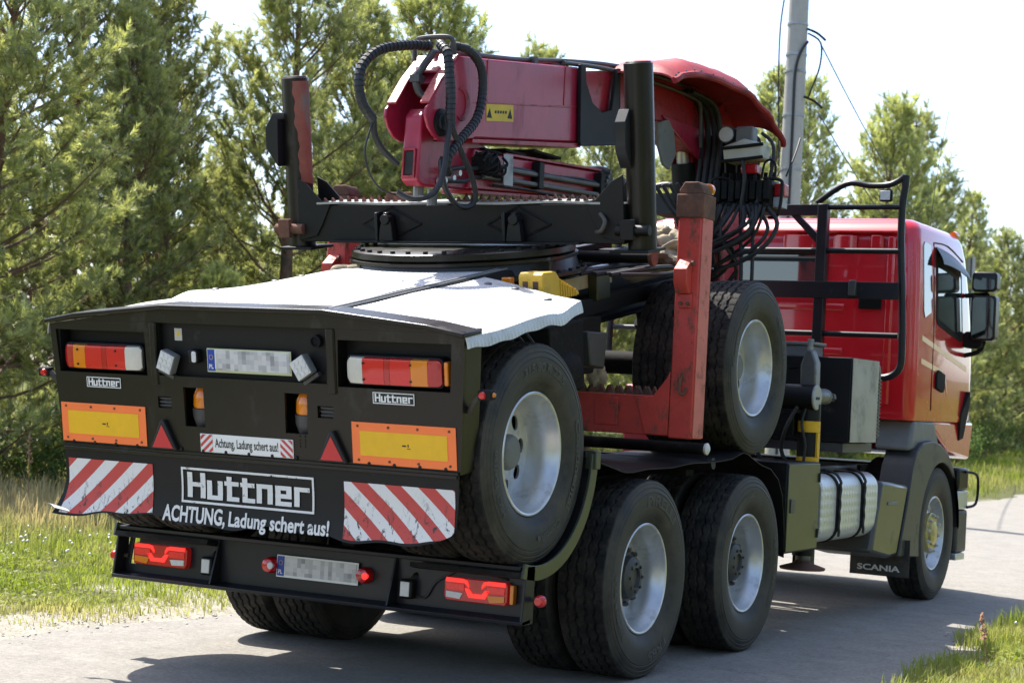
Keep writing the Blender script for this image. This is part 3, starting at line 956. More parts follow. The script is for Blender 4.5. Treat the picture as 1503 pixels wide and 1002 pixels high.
# front wheel arch
FY, FZ = 5.72, .53
def farc(r, a0, a1, n=24, sq=1.0):
    return [(FY+r*math.cos(R(a)), FZ+r*math.sin(R(a))*sq) for a in linsp(a0, a1, n)]
for s in (-1, 1):
    mb = MB()
    outer = [(4.62, .40), (4.80, .80), (4.90, 1.08), (5.0, 1.20), (5.16, 1.265), (5.4, 1.28), (5.65, 1.255), (5.88, 1.18), (6.06, 1.06), (6.18, .90), (6.25, .72), (6.27, .56)]
    inner = farc(.575, 4, 196, 30)
    mb.prism(outer+inner, 'x', s*.98, s*1.235)
    obj('wheel_arch', mb, 'arch_grey', truck, .02, seg=3)
    mb = MB(); mb.prism(farc(.57, -5, 190, 26)+farc(.59, -5, 190, 26)[::-1], 'x', s*.70, s*.979)
    obj('arch_liner', mb, 'black_matte', truck)
    obj('cab_step_cover', MB().prism([(4.94, 1.20), (5.03, 1.44), (5.6, 1.44), (5.80, 1.20)], 'x', s*.9, s*1.19), 'mid_grey', truck, .03, seg=3)

# front bumper
mb = MB()
def fb(z0, z1, d):
    pts = [(-1.22, 6.30), (-1.24, 6.55+d), (-1.05, 6.80+d), (-.6, 6.92+d), (0, 6.96+d), (.6, 6.92+d), (1.05, 6.80+d), (1.24, 6.55+d), (1.22, 6.30)]
    mb.prism(pts, 'z', z0, z1)
fb(.34, .70, 0)
bp = obj('front_bumper', mb, 'dark_grey', truck, .03, seg=3)
mb = MB(); fb(.705, .86, -.02); obj('bumper_trim', mb, 'silver', bp, .01)
mb = MB(); fb(.865, 1.05, -.02); obj('head_light', mb, 'black_paint', bp, .02)
mb = MB(); fb(.28, .335, -.05); obj('bumper_step', mb, 'silver', bp, .006)
obj('lamp_guard', MB().tube([(1.24, 6.42, 1.02), (1.29, 6.58, 1.0), (1.29, 6.66, .9), (1.28, 6.64, .75), (1.24, 6.5, .72)], .012, 8), 'black_satin', bp)

# ------------------------------------------------------------------ cab
def cab_section(z, rear, front, w, rr, fr_, n=7):
    pts = []
    for (cx, cy, a0, rad) in ((w-rr, rear+rr, 270, rr), (w-fr_, front-fr_*1.0, 0, fr_), (-w+fr_, front-fr_*1.0, 90, fr_), (-w+rr, rear+rr, 180, rr)):
        for k in range(n+1):
            a = R(a0+90*k/n); pts.append((cx+rad*math.cos(a), cy+rad*math.sin(a), z))
    return pts
secs = [cab_section(*a) for a in ((1.435, 4.92, 6.86, 1.19, .07, .34), (1.47, 4.91, 6.88, 1.20, .09, .34), (1.9, 4.905, 6.86, 1.205, .10, .34), (2.10, 4.905, 6.84, 1.205, .10, .34),
        (2.5, 4.91, 6.72, 1.195, .10, .33), (2.80, 4.93, 6.60, 1.18, .11, .32), (2.93, 4.95, 6.52, 1.165, .12, .32), (2.985, 4.98, 6.46, 1.13, .12, .30),
        (3.015, 5.03, 6.38, 1.07, .13, .30), (3.035, 5.2, 6.2, .9, .14, .3))]
mb = MB()
rings = [[mb.addv(p) for p in s_] for s_ in secs]
for a, b_ in zip(rings, rings[1:]):
    n = len(a)
    for k in range(n):
        mb.face(a[k], a[(k+1) % n], b_[(k+1) % n], b_[k])
mb.face(*rings[0][::-1]); mb.face(*rings[-1])
cab = obj('cab', mb, 'cab_red', truck, smooth=40)
# pressed ribs of the rear wall
for (x, w, z0, z1) in ((.98, .035, 1.55, 2.86), (.60, .10, 2.74, 2.87), (.22, .14, 2.74, 2.87), (.86, .06, 2.74, 2.87)):
    obj('pressed_rib', MB().prism([(x-w, 4.908), (x-w*.6, 4.885), (x+w*.6, 4.885), (x+w, 4.908)], 'z', z0, z1), 'cab_red', cab, .006)
for z in (1.70, 1.95, 2.30):
    obj('pressed_rib', MB().prism([(4.908, z-.03), (4.888, z-.015), (4.888, z+.015), (4.908, z+.03)], 'x', -.9, .62), 'cab_red', cab, .005)
obj('roof_gutter', MB().prism([(4.97, 2.90), (4.90, 2.885), (4.885, 2.90), (4.93, 2.96), (5.0, 2.995)], 'x', -1.06, 1.06), 'cab_red', cab, .008)
rw = obj('rear_window', MB().box(-.62, .42, 4.893, 4.906, 2.455, 2.715), 'glass_dark', cab, .01)
mb = MB()
mb.plate([-.66, -.62, .42, .46], [2.415, 2.455, 2.715, 2.755], lambda x, z: -.62 < x < .42 and 2.455 < z < 2.715, 4.885, 4.907)
obj('window_frame', mb, 'black_matte', rw, .004)
mb = MB(); mb.box(.74, .92, 4.886, 4.904, 2.29, 2.42)
for k in range(7):
    mb.box(.75, .91, 4.882, 4.8855, 2.30+k*.017, 2.308+k*.017)
obj('air_vent', mb, 'black_matte', cab)
def side_x(z):
    t = [(1.435, 1.19), (1.47, 1.20), (1.9, 1.205), (2.1, 1.205), (2.5, 1.195), (2.8, 1.18), (2.93, 1.165)]
    for (z0, x0), (z1, x1) in zip(t, t[1:]):
        if z <= z1: return x0+(x1-x0)*(z-z0)/(z1-z0)
    return 1.165
def side_patch(name, yz, m, parent, s=1, off=.004, th=.006, bev=0):
    """closed outline on the cab side, following its tumblehome"""
    mb = MB(); n = len(yz)
    z0, z1 = min(z for _, z in yz), max(z for _, z in yz)
    xa, xb = side_x(z0), side_x(z1)
    ex = max(side_x(z0+(z1-z0)*t)-(xa+(xb-xa)*t) for t in linsp(0, 1, 9))       # keep the flat patch clear of the bulge
    fx_ = lambda z: xa+(xb-xa)*(z-z0)/(z1-z0)+ex
    A = [mb.addv((s*(fx_(z)+off), y, z)) for y, z in yz]; B = [mb.addv((s*(fx_(z)+off-th-ex), y, z)) for y, z in yz]
    mb.face(*A); mb.face(*B[::-1])
    for i in range(n):
        j = (i+1) % n; mb.face(A[i], B[i], B[j], A[j])
    return obj(name, mb, m, parent, bev)
def seam(name, pts, s, wid=.006):
    mb = MB()
    P = [(s*(side_x(z)+.0005), y, z) for y, z in pts]
    mb.tube(P, wid, 6, 3)
    return obj(name, mb, 'black_ink', cab)
for s in (1, -1):
    side_patch('quarter_window', [(5.10, 2.30), (5.13, 2.245), (5.32, 2.30), (5.34, 2.34), (5.30, 2.80), (5.28, 2.835), (5.12, 2.845), (5.09, 2.81)], 'glass_dark', cab, s, .003, .006, .002)
    dw = side_patch('door_window', [(5.45, 2.26), (5.50, 2.21), (6.20, 2.10), (6.25, 2.14), (6.20, 2.66), (6.12, 2.73), (5.50, 2.82), (5.43, 2.79)], 'black_matte', cab, s, .003, .006, .002)
    side_patch('pane', [(5.49, 2.28), (5.53, 2.25), (6.16, 2.15), (6.20, 2.18), (6.16, 2.62), (6.09, 2.69), (5.53, 2.775), (5.48, 2.755)], 'glass_dark', dw, s, .006, .002)
    seam('door_seam', [(5.39, 2.86), (5.38, 2.55), (5.40, 2.2), (5.40, 1.75), (5.42, 1.52)], s)
    seam('door_seam', [(5.39, 2.86), (5.8, 2.87), (6.25, 2.78)], s)
    for (a, b_) in (((5.08, 2.085), (6.42, 1.885)), ((5.08, 1.905), (5.70, 1.83))):
        dz = .021
        q = [(a[0]+(b_[0]-a[0])*t, a[1]+(b_[1]-a[1])*t) for t in linsp(0, 1, 8)]
        if b_[0] < 6: q += [(5.80, 1.77), (5.86, 1.66)]
        side_patch('pin_stripe', [(y, z+dz) for y, z in q]+[(y, z-dz) for y, z in q[::-1]], 'pin_stripe', cab, s, .0025, .004)
    h = side_patch('door_handle', [(5.50, 1.70), (5.70, 1.67), (5.74, 1.70), (5.73, 1.82), (5.55, 1.85), (5.49, 1.81)], 'black_matte', cab, s, .02, .03, .008)
    mb = MB()
    def vis(u, v):
        y = 5.42+.86*u
        top = 2.83-.10*u*u
        return (s*(side_x(top)+.004+.075*math.sin(v*1.4)*(1-.15*u)), y, top-.14*v*(1-.2*u))
    mb.sheet(vis, linsp(0, 1, 10), linsp(0, 1, 6), (s*.003, 0, .003))
    obj('wind_deflector', mb, 'visor', cab)
    # mirrors on their arm
    A = obj('mirror_arm', MB().tube([(s*1.2, 6.30, 2.50), (s*1.36, 6.36, 2.515), (s*1.37, 6.34, 2.49), (s*1.37, 6.34, 2.3), (s*1.34, 6.36, 2.06), (s*1.2, 6.36, 2.0)], .02, 8), 'black_matte', cab)
    for (z0, z1, dx) in ((2.535, 2.70, 0), (2.125, 2.505, 0)):
        mb = MB(); mb.prism(rrect(s*1.37-.105, s*1.37+.105, z0, z1, .035), 'y', 6.25, 6.38)
        obj('mirror_housing', mb, 'black_paint', A, .012)
        obj('mirror_glass', MB().prism(rrect(s*1.37-.088, s*1.37+.088, z0+.018, z1-.018, .03), 'y', 6.243, 6.2495), 'mirror_glass', A)
    obj('mirror_foot', MB().prism(rrect(s*1.28-.08, s*1.28+.08, 2.06, 2.20, .04), 'y', 6.28, 6.40), 'black_matte', A, .01)
    obj('roof_lamp', MB().lathe([(0, 6.2), (.03, 6.2), (.04, 6.26), (.02, 6.32), (0, 6.33)], (s*1.10, 0, 3.0), 'y', 14), 'lens_orange', cab)
    side_patch('lower_grille', [(6.30, 1.50), (6.38, 1.28), (6.50, 1.30), (6.52, 1.60), (6.46, 1.70)], 'black_matte', cab, s, .012, .02, .006)
obj('door_sill', MB().prism([(5.45, 1.434), (5.75, 1.33), (6.10, 1.18), (6.75, 1.12), (6.84, 1.434)], 'x', -1.175, 1.175), 'cab_red', cab, .02)
obj('windscreen', MB().prism([(6.868, 2.05), (6.862, 2.12), (6.66, 2.78), (6.60, 2.82), (6.59, 2.78), (6.78, 2.08)], 'x', -.86, .86), 'glass_dark', cab, .01)
mb = MB()
for k in range(6):
    mb.box(-.85, .85, 6.862, 6.89, 1.40+k*.09, 1.46+k*.09)
obj('front_grille', mb, 'black_matte', cab, .006)
obj('sun_visor', MB().prism([(6.62, 2.86), (6.88, 2.72), (6.89, 2.75), (6.64, 2.92)], 'x', -1.0, 1.0), 'visor', cab, .006)
obj('antenna', MB().tube([(1.12, 5.45, 3.0), (1.14, 5.52, 3.45), (1.18, 5.62, 3.95)], .0022, 5), 'black_ink', cab)

# protective frame behind the cab
GY = 4.45
mb = MB()
mb.box(.52, .60, GY, GY+.08, 1.25, 3.07); mb.box(-.60, -.52, GY, GY+.08, 1.25, 3.07)
hr = obj('cab_guard', mb, 'blue_black', truck, .006)
mb = MB()
for s in (-1, 1):
    mb.tube([(s*1.03, GY+.04, 1.745), (s*1.14, GY+.04, 1.76), (s*1.215, GY+.04, 1.83), (s*1.225, GY+.04, 2.0), (s*1.21, GY+.04, 2.34), (s*1.18, GY+.04, 2.8), (s*1.18, GY+.04, 3.06), (s*1.195, GY+.04, 3.20), (s*1.20, GY+.04, 3.285)], .028, 10)
    mb.tube([(s*.50, GY+.04, 3.08), (s*.73, GY+.04, 3.225), (s*.92, GY+.04, 3.21), (s*1.06, GY+.04, 3.215), (s*1.14, GY+.04, 3.245), (s*1.19, GY+.04, 3.285)], .024, 10, 5)
obj('hand_rail', mb, 'blue_black', hr)
for z, r in ((3.045, .020), (2.71, .022), (2.07, .022)):
    obj('rung', MB().cyl((-1.19, GY+.04, z), (1.19, GY+.04, z), r, 12), 'blue_black', hr)
obj('cross_plate', MB().box(-1.19, 1.19, GY-.01, GY+.012, 2.34, 2.47), 'blue_black', hr, .004)
obj('top_beam', MB().box(-.519, .519, GY+.01, GY+.07, 2.98, 3.065), 'blue_black', hr, .004)
mb = MB()
for s in (-1, 1):
    mb.prism([(s*.30, 2.979), (s*.37, 2.979), (s*.519, 2.84), (s*.519, 2.76)], 'y', GY+.02, GY+.06)
obj('corner_brace', mb, 'blue_black', hr, .003)
L = obj('work_light', MB().box(1.0, 1.10, GY+.01, GY+.06, 3.085, 3.18), 'black_satin', hr, .015)
obj('lens', MB().box(1.012, 1.088, GY+.004, GY+.0095, 3.097, 3.168), 'led_white', L, .008)
obj('clamp', MB().box(.81, .87, GY-.05, GY-.011, 2.36, 2.48), 'dark_grey', hr, .008)

# ------------------------------------------------------------------ crane
mb = MB(); mb.prism(rrect(-.19, .19, 3.40, 3.80, .05), 'z', 1.10, 3.30)
col = obj('crane_column', mb, 'crane_red_deep', truck, .01)
obj('column_base', MB().box(-.48, .48, 3.25, 3.41, 1.05, 1.6), 'crane_red_deep', col, .02)
mb = MB()
for s in (-1, 1):
    mb.prism([(3.36, 2.75), (3.82, 2.75), (3.80, 3.30), (3.62, 3.54), (3.34, 3.70), (3.20, 3.62), (3.30, 3.3)], 'x', s*.145, s*.175)
obj('column_cheek', mb, 'crane_red_deep', col, .006)
# inner boom, from the column head back to the sleeve
mb = MB()
mb.prism([(1.0, 3.50), (1.65, 3.622), (2.10, 3.668), (3.0, 3.735), (3.30, 3.69), (3.50, 3.56), (3.52, 3.36), (3.18, 3.22), (2.40, 3.40), (2.18, 3.375), (1.72, 3.20), (1.0, 3.09)], 'x', -.105, .105)
ib = obj('inner_boom', mb, 'crane_red_deep', truck, .01)
mb = MB()
for s in (-1, 1):
    mb.prism([(2.36, 3.44), (3.05, 3.44), (3.24, 3.17), (3.17, 3.175)], 'x', s*.106, s*.122)
obj('gusset_plate', mb, 'crane_red', ib, .004)
obj('lift_cylinder', MB().cyl((0, 3.30, 2.05), (0, 3.02, 3.20), .085, 20), 'black_satin', truck)
obj('lift_cylinder_rod', MB().cyl((0, 3.02, 3.20), (0, 2.98, 3.34), .045, 14), 'silver', truck)
mb = MB()
mb.prism([(1.035, 3.55), (1.10, 3.558), (1.12, 3.45), (1.22, 3.34), (1.36, 3.30), (1.50, 3.34), (1.55, 3.615), (1.60, 3.622), (1.632, 3.15), (1.075, 3.065)], 'x', .130, .155)
mb.prism([(1.035, 3.55), (1.10, 3.558), (1.60, 3.622), (1.632, 3.15), (1.075, 3.065)], 'x', -.155, -.130)
mb.prism([(1.075, 3.065), (1.632, 3.15), (1.634, 3.128), (1.077, 3.045)], 'x', -.155, .155)
obj('boom_saddle', mb, 'black_satin', ib, .004)
# main boom with forked end
top0, top1, bot0, bot1 = (-.40, 3.335), (1.08, 3.54), (1.116, 3.072), (-.22, 2.906)
mb = MB()
mb.prism([(-.30, 3.35), (1.08, 3.54), (1.116, 3.072), (-.22, 2.906), (-.30, 2.91)], 'x', -.118, .118)
mbm = obj('main_boom', mb, 'crane_red', truck, .012)
cheek = [(-.405, 3.334), (-.30, 3.349), (-.20, 2.908), (-.50, 2.846), (-.568, 2.838), (-.64, 2.858), (-.70, 2.90), (-.735, 2.955), (-.725, 3.0), (-.693, 3.028), (-.586, 3.165)]
for s in (-1, 1):
    mb = MB(); mb.prism(cheek, 'x', s*.1185, s*.136)
    ck = obj('fork_cheek', mb, 'crane_red', mbm, .005)
    obj('pivot_pin', MB().lathe([(0, s*.13), (.075, s*.13), (.075, s*.15), (.05, s*.155), (.045, s*.165), (0, s*.165)], (0, -.575, 2.94), 'x', 24), 'black_satin', mbm)
    mb = MB()
    for k in range(14):
        a0, a1 = R(70-k*11), R(70-(k+1)*11)
        pass
    pts = [(-.36+.085*math.cos(R(a)), 3.075+.095*math.sin(R(a))) for a in linsp(110, -110, 16)]+[(-.385+.062*math.cos(R(a)), 3.075+.075*math.sin(R(a))) for a in linsp(-110, 110, 16)]
    mb.prism(pts, 'x', s*.1365, s*.142)
    obj('boss_ring', mb, 'crane_red_deep', mbm, .002)
mb = MB()
mb.prism([(-.40, 3.325), (-.30, 3.345), (-.32, 3.20), (-.46, 3.17), (-.53, 3.165)], 'x', -.118, .118)
obj('fork_web', mb, 'crane_red', mbm, .006)
for s in (-1, 1):
    q = [(-.405, 3.336), (-.586, 3.167), (-.700, 3.024), (-.706, 3.034), (-.592, 3.178), (-.408, 3.348)]
    x0, x1 = sorted((s*.075, s*.1375))
    obj('fork_flange', MB().prism(q, 'x', x0, x1), 'crane_red_deep', mbm, .004)
obj('fork_flange', MB().prism([(-.405, 3.338), (-.53, 3.222), (-.536, 3.232), (-.408, 3.350)], 'x', -.0745, .0745), 'crane_red', mbm, .003)
mb = MB()
for yc in (-.06, .90):
    zt = 3.347+(yc+.3)*.1377
    mb.prism([(yc-.012, zt), (yc+.012, zt), (yc+.012, zt-.24), (yc-.012, zt-.24)], 'x', .116, .123)
mb.prism([(-.28, 3.105), (1.095, 3.295), (1.095, 3.285), (-.28, 3.095)], 'x', .116, .122)
mb.prism([(-.22, 2.902), (1.118, 3.068), (1.12, 3.04), (-.22, 2.88)], 'x', -.135, .135)
obj('boom_rib', mb, 'crane_red_deep', mbm, .002)
mb = MB()
for k, (a, b_) in enumerate(((0, .2), (.25, .5), (.6, .95))):
    mb.box(-.09, .09, a, b_, 2.87+a*.124, 2.885+a*.124)
obj('wear_pad', mb, 'black_matte', mbm)
lb = obj('warning_label', MB().prism([(-.05, 3.030), (.265, 3.072), (.255, 3.172), (-.06, 3.13)], 'x', .1185, .1205), 'label_yellow', mbm)
mb = MB()
for (y, s_) in ((-.02, 1), (.22, 1)):
    zb = 3.045+(y+.05)*.133
    mb.prism([(y-.03, zb), (y+.03, zb+.006), (y, zb+.06)], 'x', .1206, .1212)
for k in range(5):
    y = .04+k*.03; zb = 3.075+(y+.05)*.133
    mb.prism([(y, zb), (y+.02, zb+.003), (y+.02, zb+.02), (y, zb+.016)], 'x', .1206, .1212)
obj('label_print', mb, 'black_ink', lb)
mb = MB()
mb.tube([(.06, -.45, 3.36), (.06, .3, 3.45), (.06, 1.0, 3.565), (.07, 1.7, 3.66), (.09, 2.4, 3.70), (.11, 2.9, 3.70)], .016, 8)
mb.tube([(.10, .9, 3.535), (.12, 1.5, 3.60), (.14, 2.2, 3.63), (.15, 2.75, 3.63), (.16, 2.90, 3.60), (.16, 2.93, 3.45), (.16, 2.95, 3.3)], .014, 8)
mb.tube([(-.02, -.45, 3.36), (-.02, .8, 3.53), (-.02, 1.8, 3.68), (.0, 2.7, 3.75)], .014, 8)
for y in (-.15, .55, .95):
    mb.box(-.05, .10, y-.02, y+.02, 3.345+(y+.3)*.138, 3.39+(y+.3)*.138)
obj('hydraulic_pipe', mb, 'pipe', mbm)
obj('hose_guard', MB().tube([(-.10, -.50, 3.30), (-.10, -.50, 3.40), (-.06, -.50, 3.425), (.10, -.50, 3.425), (.13, -.48, 3.40), (.13, -.46, 3.33)], .014, 8), 'pipe', mbm)
# jib folded underneath
mb = MB()
mb.prism([(-.640, 2.97), (-.59, 3.02), (-.52, 2.99), (-.50, 2.86), (-.03, 2.92), (.08, 2.90), (.20, 2.865), (.0, 2.65), (-.15, 2.625), (-.60, 2.593), (-.655, 2.62)], 'x', -.055, .055)
jh = obj('jib_head', mb, 'crane_red', truck, .012)
obj('head_window', MB().box(-.028, .028, -.6615, -.6535, 2.645, 2.775), 'black_ink', jh, .004)
obj('window_rim', MB().plate([-.04, -.03, .03, .04], [2.63, 2.642, 2.778, 2.79], lambda x, z: -.03 < x < .03 and 2.642 < z < 2.778, -.668, -.655), 'crane_red_deep', jh, .002)
mb = MB()
mb.prism([(-.10, 2.87), (.25, 2.87), (1.60, 2.945), (1.60, 2.77), (-.14, 2.63)], 'x', -.08, .08)
jb = obj('jib_boom', mb, 'crane_red', truck, .01)
mb = MB(); mb.prism([(-.14, 2.625), (1.60, 2.765), (1.60, 2.748), (-.14, 2.605)], 'x', -.10, .10)
mb.prism([(.25, 2.875), (1.60, 2.95), (1.60, 2.965), (.25, 2.89)], 'x', -.09, .09)
obj('jib_flange', mb, 'crane_red_deep', jb, .002)
mb = MB()
for z0, z1 in ((2.785, 2.845), (2.725, 2.785)):
    mb.cyl((.115, -.05, z0-.012), (.115, 1.46, z1), .016, 10)
obj('jib_rod', mb, 'steel', jb)
mb = MB()
for k, (x, z, r) in enumerate(((.10, 2.815, .008), (.10, 2.70, .008))):
    mb.tube([(x, .10, z-.02), (x+.008, .45, z+.002), (x-.002, .85, z+.016), (x+.006, 1.2, z+.042), (x, 1.52, z+.05)], r, 6)
mb.tube([(.10, -.45, 2.64), (.11, -.25, 2.66), (.10, -.12, 2.70), (.11, .05, 2.72)], .012, 8)
mb.tube([(.10, -.42, 2.70), (.12, -.30, 2.73), (.11, -.18, 2.74), (.12, -.08, 2.76)], .012, 8)
obj('hose', mb, 'hose', jb)
mb = MB()
for (y, z) in ((-.45, 2.64), (-.42, 2.70), (-.36, 2.665), (-.30, 2.70)):
    mb.cyl((.06, y, z), (.115, y, z), .018, 6)
obj('coupling', mb, 'silver', jb)
mb = MB()
for y in (.62, 1.46):
    mb.box(.082, .14, y-.03, y+.03, 2.70+(y-.2)*.05, 2.86+(y-.2)*.05)
obj('rod_clamp', mb, 'black_satin', jb, .004)
obj('bracket_plate', MB().prism([(.125, 2.865), (.235, 2.872), (.25, 2.69), (.14, 2.685)], 'x', .141, .15), 'galv', jb, .003)
mb = MB()
for k in range(9):
    y = -.12+k*.016
    mb.lathe([(.045, y), (.062, y+.004), (.062, y+.009), (.045, y+.013)], (.12, .02, 2.785), 'y', 16)
mb.cyl((.12, -.12, 2.785), (.12, .05, 2.785), .046, 14)
for k in range(14):
    a = k*.9
    mb.tube([(.125+.05*math.cos(a), -.16+.012*k, 2.785+.055*math.sin(a)), (.15+.04*math.cos(a+1), -.10+.015*k, 2.785+.065*math.sin(a+1)), (.13+.05*math.cos(a+2), -.05+.012*k, 2.785+.06*math.sin(a+2))], .008, 6)
obj('hose_reel', mb, 'black_matte', jb)
mb = MB(); mb.lathe([(0, -.09), (.11, -.09), (.12, -.05), (.12, .05), (.11, .09), (0, .09)], (0, 1.60, 2.87), 'x', 20)
obj('jib_end_cap', mb, 'dark_grey', jb)
mb = MB()
for k in range(6):
    mb.cyl((.10, 1.50+.02*(k % 3), 2.79+.03*k), (.15, 1.50+.02*(k % 3), 2.79+.03*k), .014, 6)
for (y, z) in ((-.50, 2.62), (-.35, 2.60)):
    mb.cyl((-.03, y, z), (-.03, y, z-.09), .03, 10)
obj('coupling', mb, 'steel', jb)
# spiral-wrapped hoses at the boom tip
def wrapped(path, r, name='wrapped_hose', pitch=.028):
    P = [Vector(p) for p in path]; Q = []
    for i in range(len(P)-1):
        p0 = P[max(i-1, 0)]; p1 = P[i]; p2 = P[i+1]; p3 = P[min(i+2, len(P)-1)]
        for k in range(8):
            t = k/8
            Q.append(.5*((2*p1)+(p2-p0)*t+(2*p0-5*p1+4*p2-p3)*t*t+(3*p1-p0-3*p2+p3)*t**3))
    Q.append(P[-1])
    o = obj(name, MB().tube(Q, r*.9, 10, 1), 'hose', mbm)
    # overlapping sleeve turns
    L = 0; mb = MB(); nxt = 0
    for a, b_ in zip(Q, Q[1:]):
        d = (b_-a); l = d.length
        while nxt <= L+l:
            p = a+d*((nxt-L)/l); t = d.normalized()
            mb.tube([p-t*pitch*.46, p+t*pitch*.46], lambda q: r*(1.0 if q < .5 else 1.14), 10, 1)
            nxt += pitch
        L += l
    obj('spiral_guard', mb, 'hose', o)
wrapped([(-.02, -.50, 3.38), (-.06, -.64, 3.36), (-.12, -.82, 3.305), (-.15, -.93, 3.21), (-.15, -.965, 3.10), (-.14, -.93, 2.99), (-.12, -.85, 2.92)], .026)
wrapped([(.10, -.56, 3.37), (.17, -.60, 3.31), (.19, -.60, 3.20), (.20, -.59, 3.08), (.20, -.585, 2.98), (.20, -.57, 2.92)], .026)
wrapped([(.10, -.44, 3.39), (.17, -.37, 3.37), (.20, -.28, 3.29), (.20, -.25, 3.15), (.20, -.30, 3.00), (.20, -.44, 2.88), (.20, -.57, 2.77), (.19, -.58, 2.70), (.17, -.52, 2.67)], .024)
mb = MB()
mb.tube([(-.12, -.85, 2.92), (-.12, -.83, 2.84), (-.10, -.78, 2.77), (-.06, -.68, 2.70)], .018, 8)
mb.tube([(-.12, -.86, 2.90), (-.13, -.90, 2.76), (-.12, -.87, 2.64), (-.08, -.80, 2.55), (-.04, -.66, 2.53)], .006, 6)
mb.tube([(.20, -.58, 2.96), (.21, -.62, 2.80), (.22, -.66, 2.65), (.21, -.74, 2.53), (.16, -.86, 2.49), (.10, -.92, 2.52)], .016, 8)
mb.tube([(.20, -.57, 2.93), (.21, -.47, 2.80), (.22, -.36, 2.68), (.22, -.30, 2.57), (.21, -.34, 2.51), (.20, -.46, 2.50), (.19, -.58, 2.58), (.18, -.62, 2.70), (.16, -.58, 2.74)], .016, 8)
obj('hose', mb, 'hose', mbm)
mb = MB()
mb.tube([(.02, -.50, 3.34), (.0, -.56, 3.26), (-.02, -.60, 3.18), (.0, -.58, 3.10), (.06, -.52, 3.09), (.10, -.46, 3.13)], .022, 10)
mb.box(-.045, .015, -.63, -.57, 3.16, 3.20)
obj('steel_elbow', mb, 'pipe', mbm)
# operator's red hood, lights and valve block
hp = [(1.55, 3.54), (1.70, 3.60), (1.97, 3.655), (2.35, 3.675), (2.80, 3.672), (3.12, 3.61), (3.36, 3.53), (3.56, 3.42)]
def hood(u, v):
    i = min(int(u), len(hp)-2); t = u-i
    p0 = hp[max(i-1, 0)]; p1 = hp[i]; p2 = hp[i+1]; p3 = hp[min(i+2, len(hp)-1)]
    cr_ = lambda k: .5*((2*p1[k])+(p2[k]-p0[k])*t+(2*p0[k]-5*p1[k]+4*p2[k]-p3[k])*t*t+(3*p1[k]-p0[k]-3*p2[k]+p3[k])*t**3)
    bow = .13*(1-(2*v-1)**4) - .02
    wr = (.010*math.sin(u*4.1+v*7)+.006*math.sin(u*9+v*3))*(1-abs(2*v-1)**2)
    ex = u/(len(hp)-1)
    return (-.08+.64*v+.01*math.sin(u*5), cr_(0), cr_(1)+bow*(.45+.55*math.sin(min(1, ex*1.6)*math.pi/2))+wr)
hd = obj('seat_hood', MB().sheet(hood, linsp(0, len(hp)-1, 36), linsp(0, 1, 15), (0, 0, -.012)), 'cover_red', truck)
mb = MB()
for v in (0.005, .995):
    mb.tube([Vector(hood(u, v))+Vector((0, 0, -.01)) for u in linsp(0, len(hp)-1, 24)], .022, 8, 1)
obj('hem', mb, 'cover_red', hd)
mb = MB().sheet(lambda u, v: (-.10, 2.55+u*.98, hood(2.5+u*4.4, 0)[2]-.02-.34*v*(.4+.6*u)), linsp(0, 1, 12), linsp(0, 1, 8), (-.01, 0, 0))
obj('side_curtain', mb, 'cover_glow', hd)
mb = MB()
for k in range(15):
    p = hood(.4+k*.45, .97); mb.cyl((p[0], p[1], p[2]-.001), (p[0], p[1], p[2]+.006), .009, 8)
obj('eyelet', mb, 'galv', hd)
seat = obj('seat_frame', MB().box(-.06, .06, 3.05, 3.42, 2.35, 3.5), 'crane_red_deep', truck, .01)
obj('operator_seat', MB().box(.05, .50, 3.16, 3.28, 3.0, 3.42), 'black_matte', seat, .04, seg=3)
L = obj('work_light', MB().lathe([(0, 2.93), (.06, 2.93), (.066, 2.99), (.05, 3.04), (0, 3.05)], (.36, 0, 3.385), 'y', 18), 'dark_grey', truck)
obj('lens', MB().lathe([(0, 2.922), (.052, 2.922), (.054, 2.93), (0, 2.932)], (.36, 0, 3.385), 'y', 18), 'led_white', L)
obj('bracket', MB().box(.43, .56, 2.93, 3.03, 3.33, 3.44), 'mid_grey', L, .01)
mb = MB(); mb.prism([(.38, 3.18), (.66, 3.20), (.66, 3.31), (.52, 3.345), (.36, 3.29)], 'y', 2.86, 3.04)
bx = obj('lamp_box', mb, 'cream', truck, .015)
mb = MB()
for z in (3.185, 3.275):
    mb.tube([(.36, 2.855, z), (.52, 2.85, z+.012), (.67, 2.855, z+.028)], .012, 6)
obj('guard_bar', mb, 'black_matte', bx)
obj('red_lens', MB().box(.50, .62, 2.88, 2.98, 3.10, 3.17), 'lens_red', bx, .01)
mb = MB(); mb.box(.30, .72, 2.92, 3.14, 2.86, 3.06)
vb = obj('valve_block', mb, 'black_satin', truck, .01)
mb = MB()
for k in range(8):
    x = .32+k*.052
    mb.box(x, x+.04, 2.86, 2.919, 2.90+.02*(k % 2), 3.05); mb.cyl((x+.02, 2.98, 3.06), (x+.02, 2.98, 3.12), .015, 8)
    mb.cyl((x+.02, 2.84, 2.88), (x+.02, 2.92, 2.88), .016, 8)
obj('spool_section', mb, 'black_matte', vb, .004)
mb = MB()
for k in range(5):
    mb.tube([(.34+.085*k, 3.0, 3.12), (.35+.085*k, 2.96, 3.2), (.36+.085*k, 2.92, 3.22)], .006, 6)
obj('lever', mb, 'steel', vb)
mb = MB()
mb.tube([(.70, 2.95, 2.80), (.78, 2.92, 2.82), (.80, 2.92, 3.0), (.78, 2.92, 3.06), (.66, 2.92, 3.07)], .012, 8)
mb.tube([(.64, 2.93, 3.07), (.66, 2.93, 3.18), (.71, 2.93, 3.20), (.74, 2.93, 3.16), (.74, 2.93, 3.06)], .009, 8)
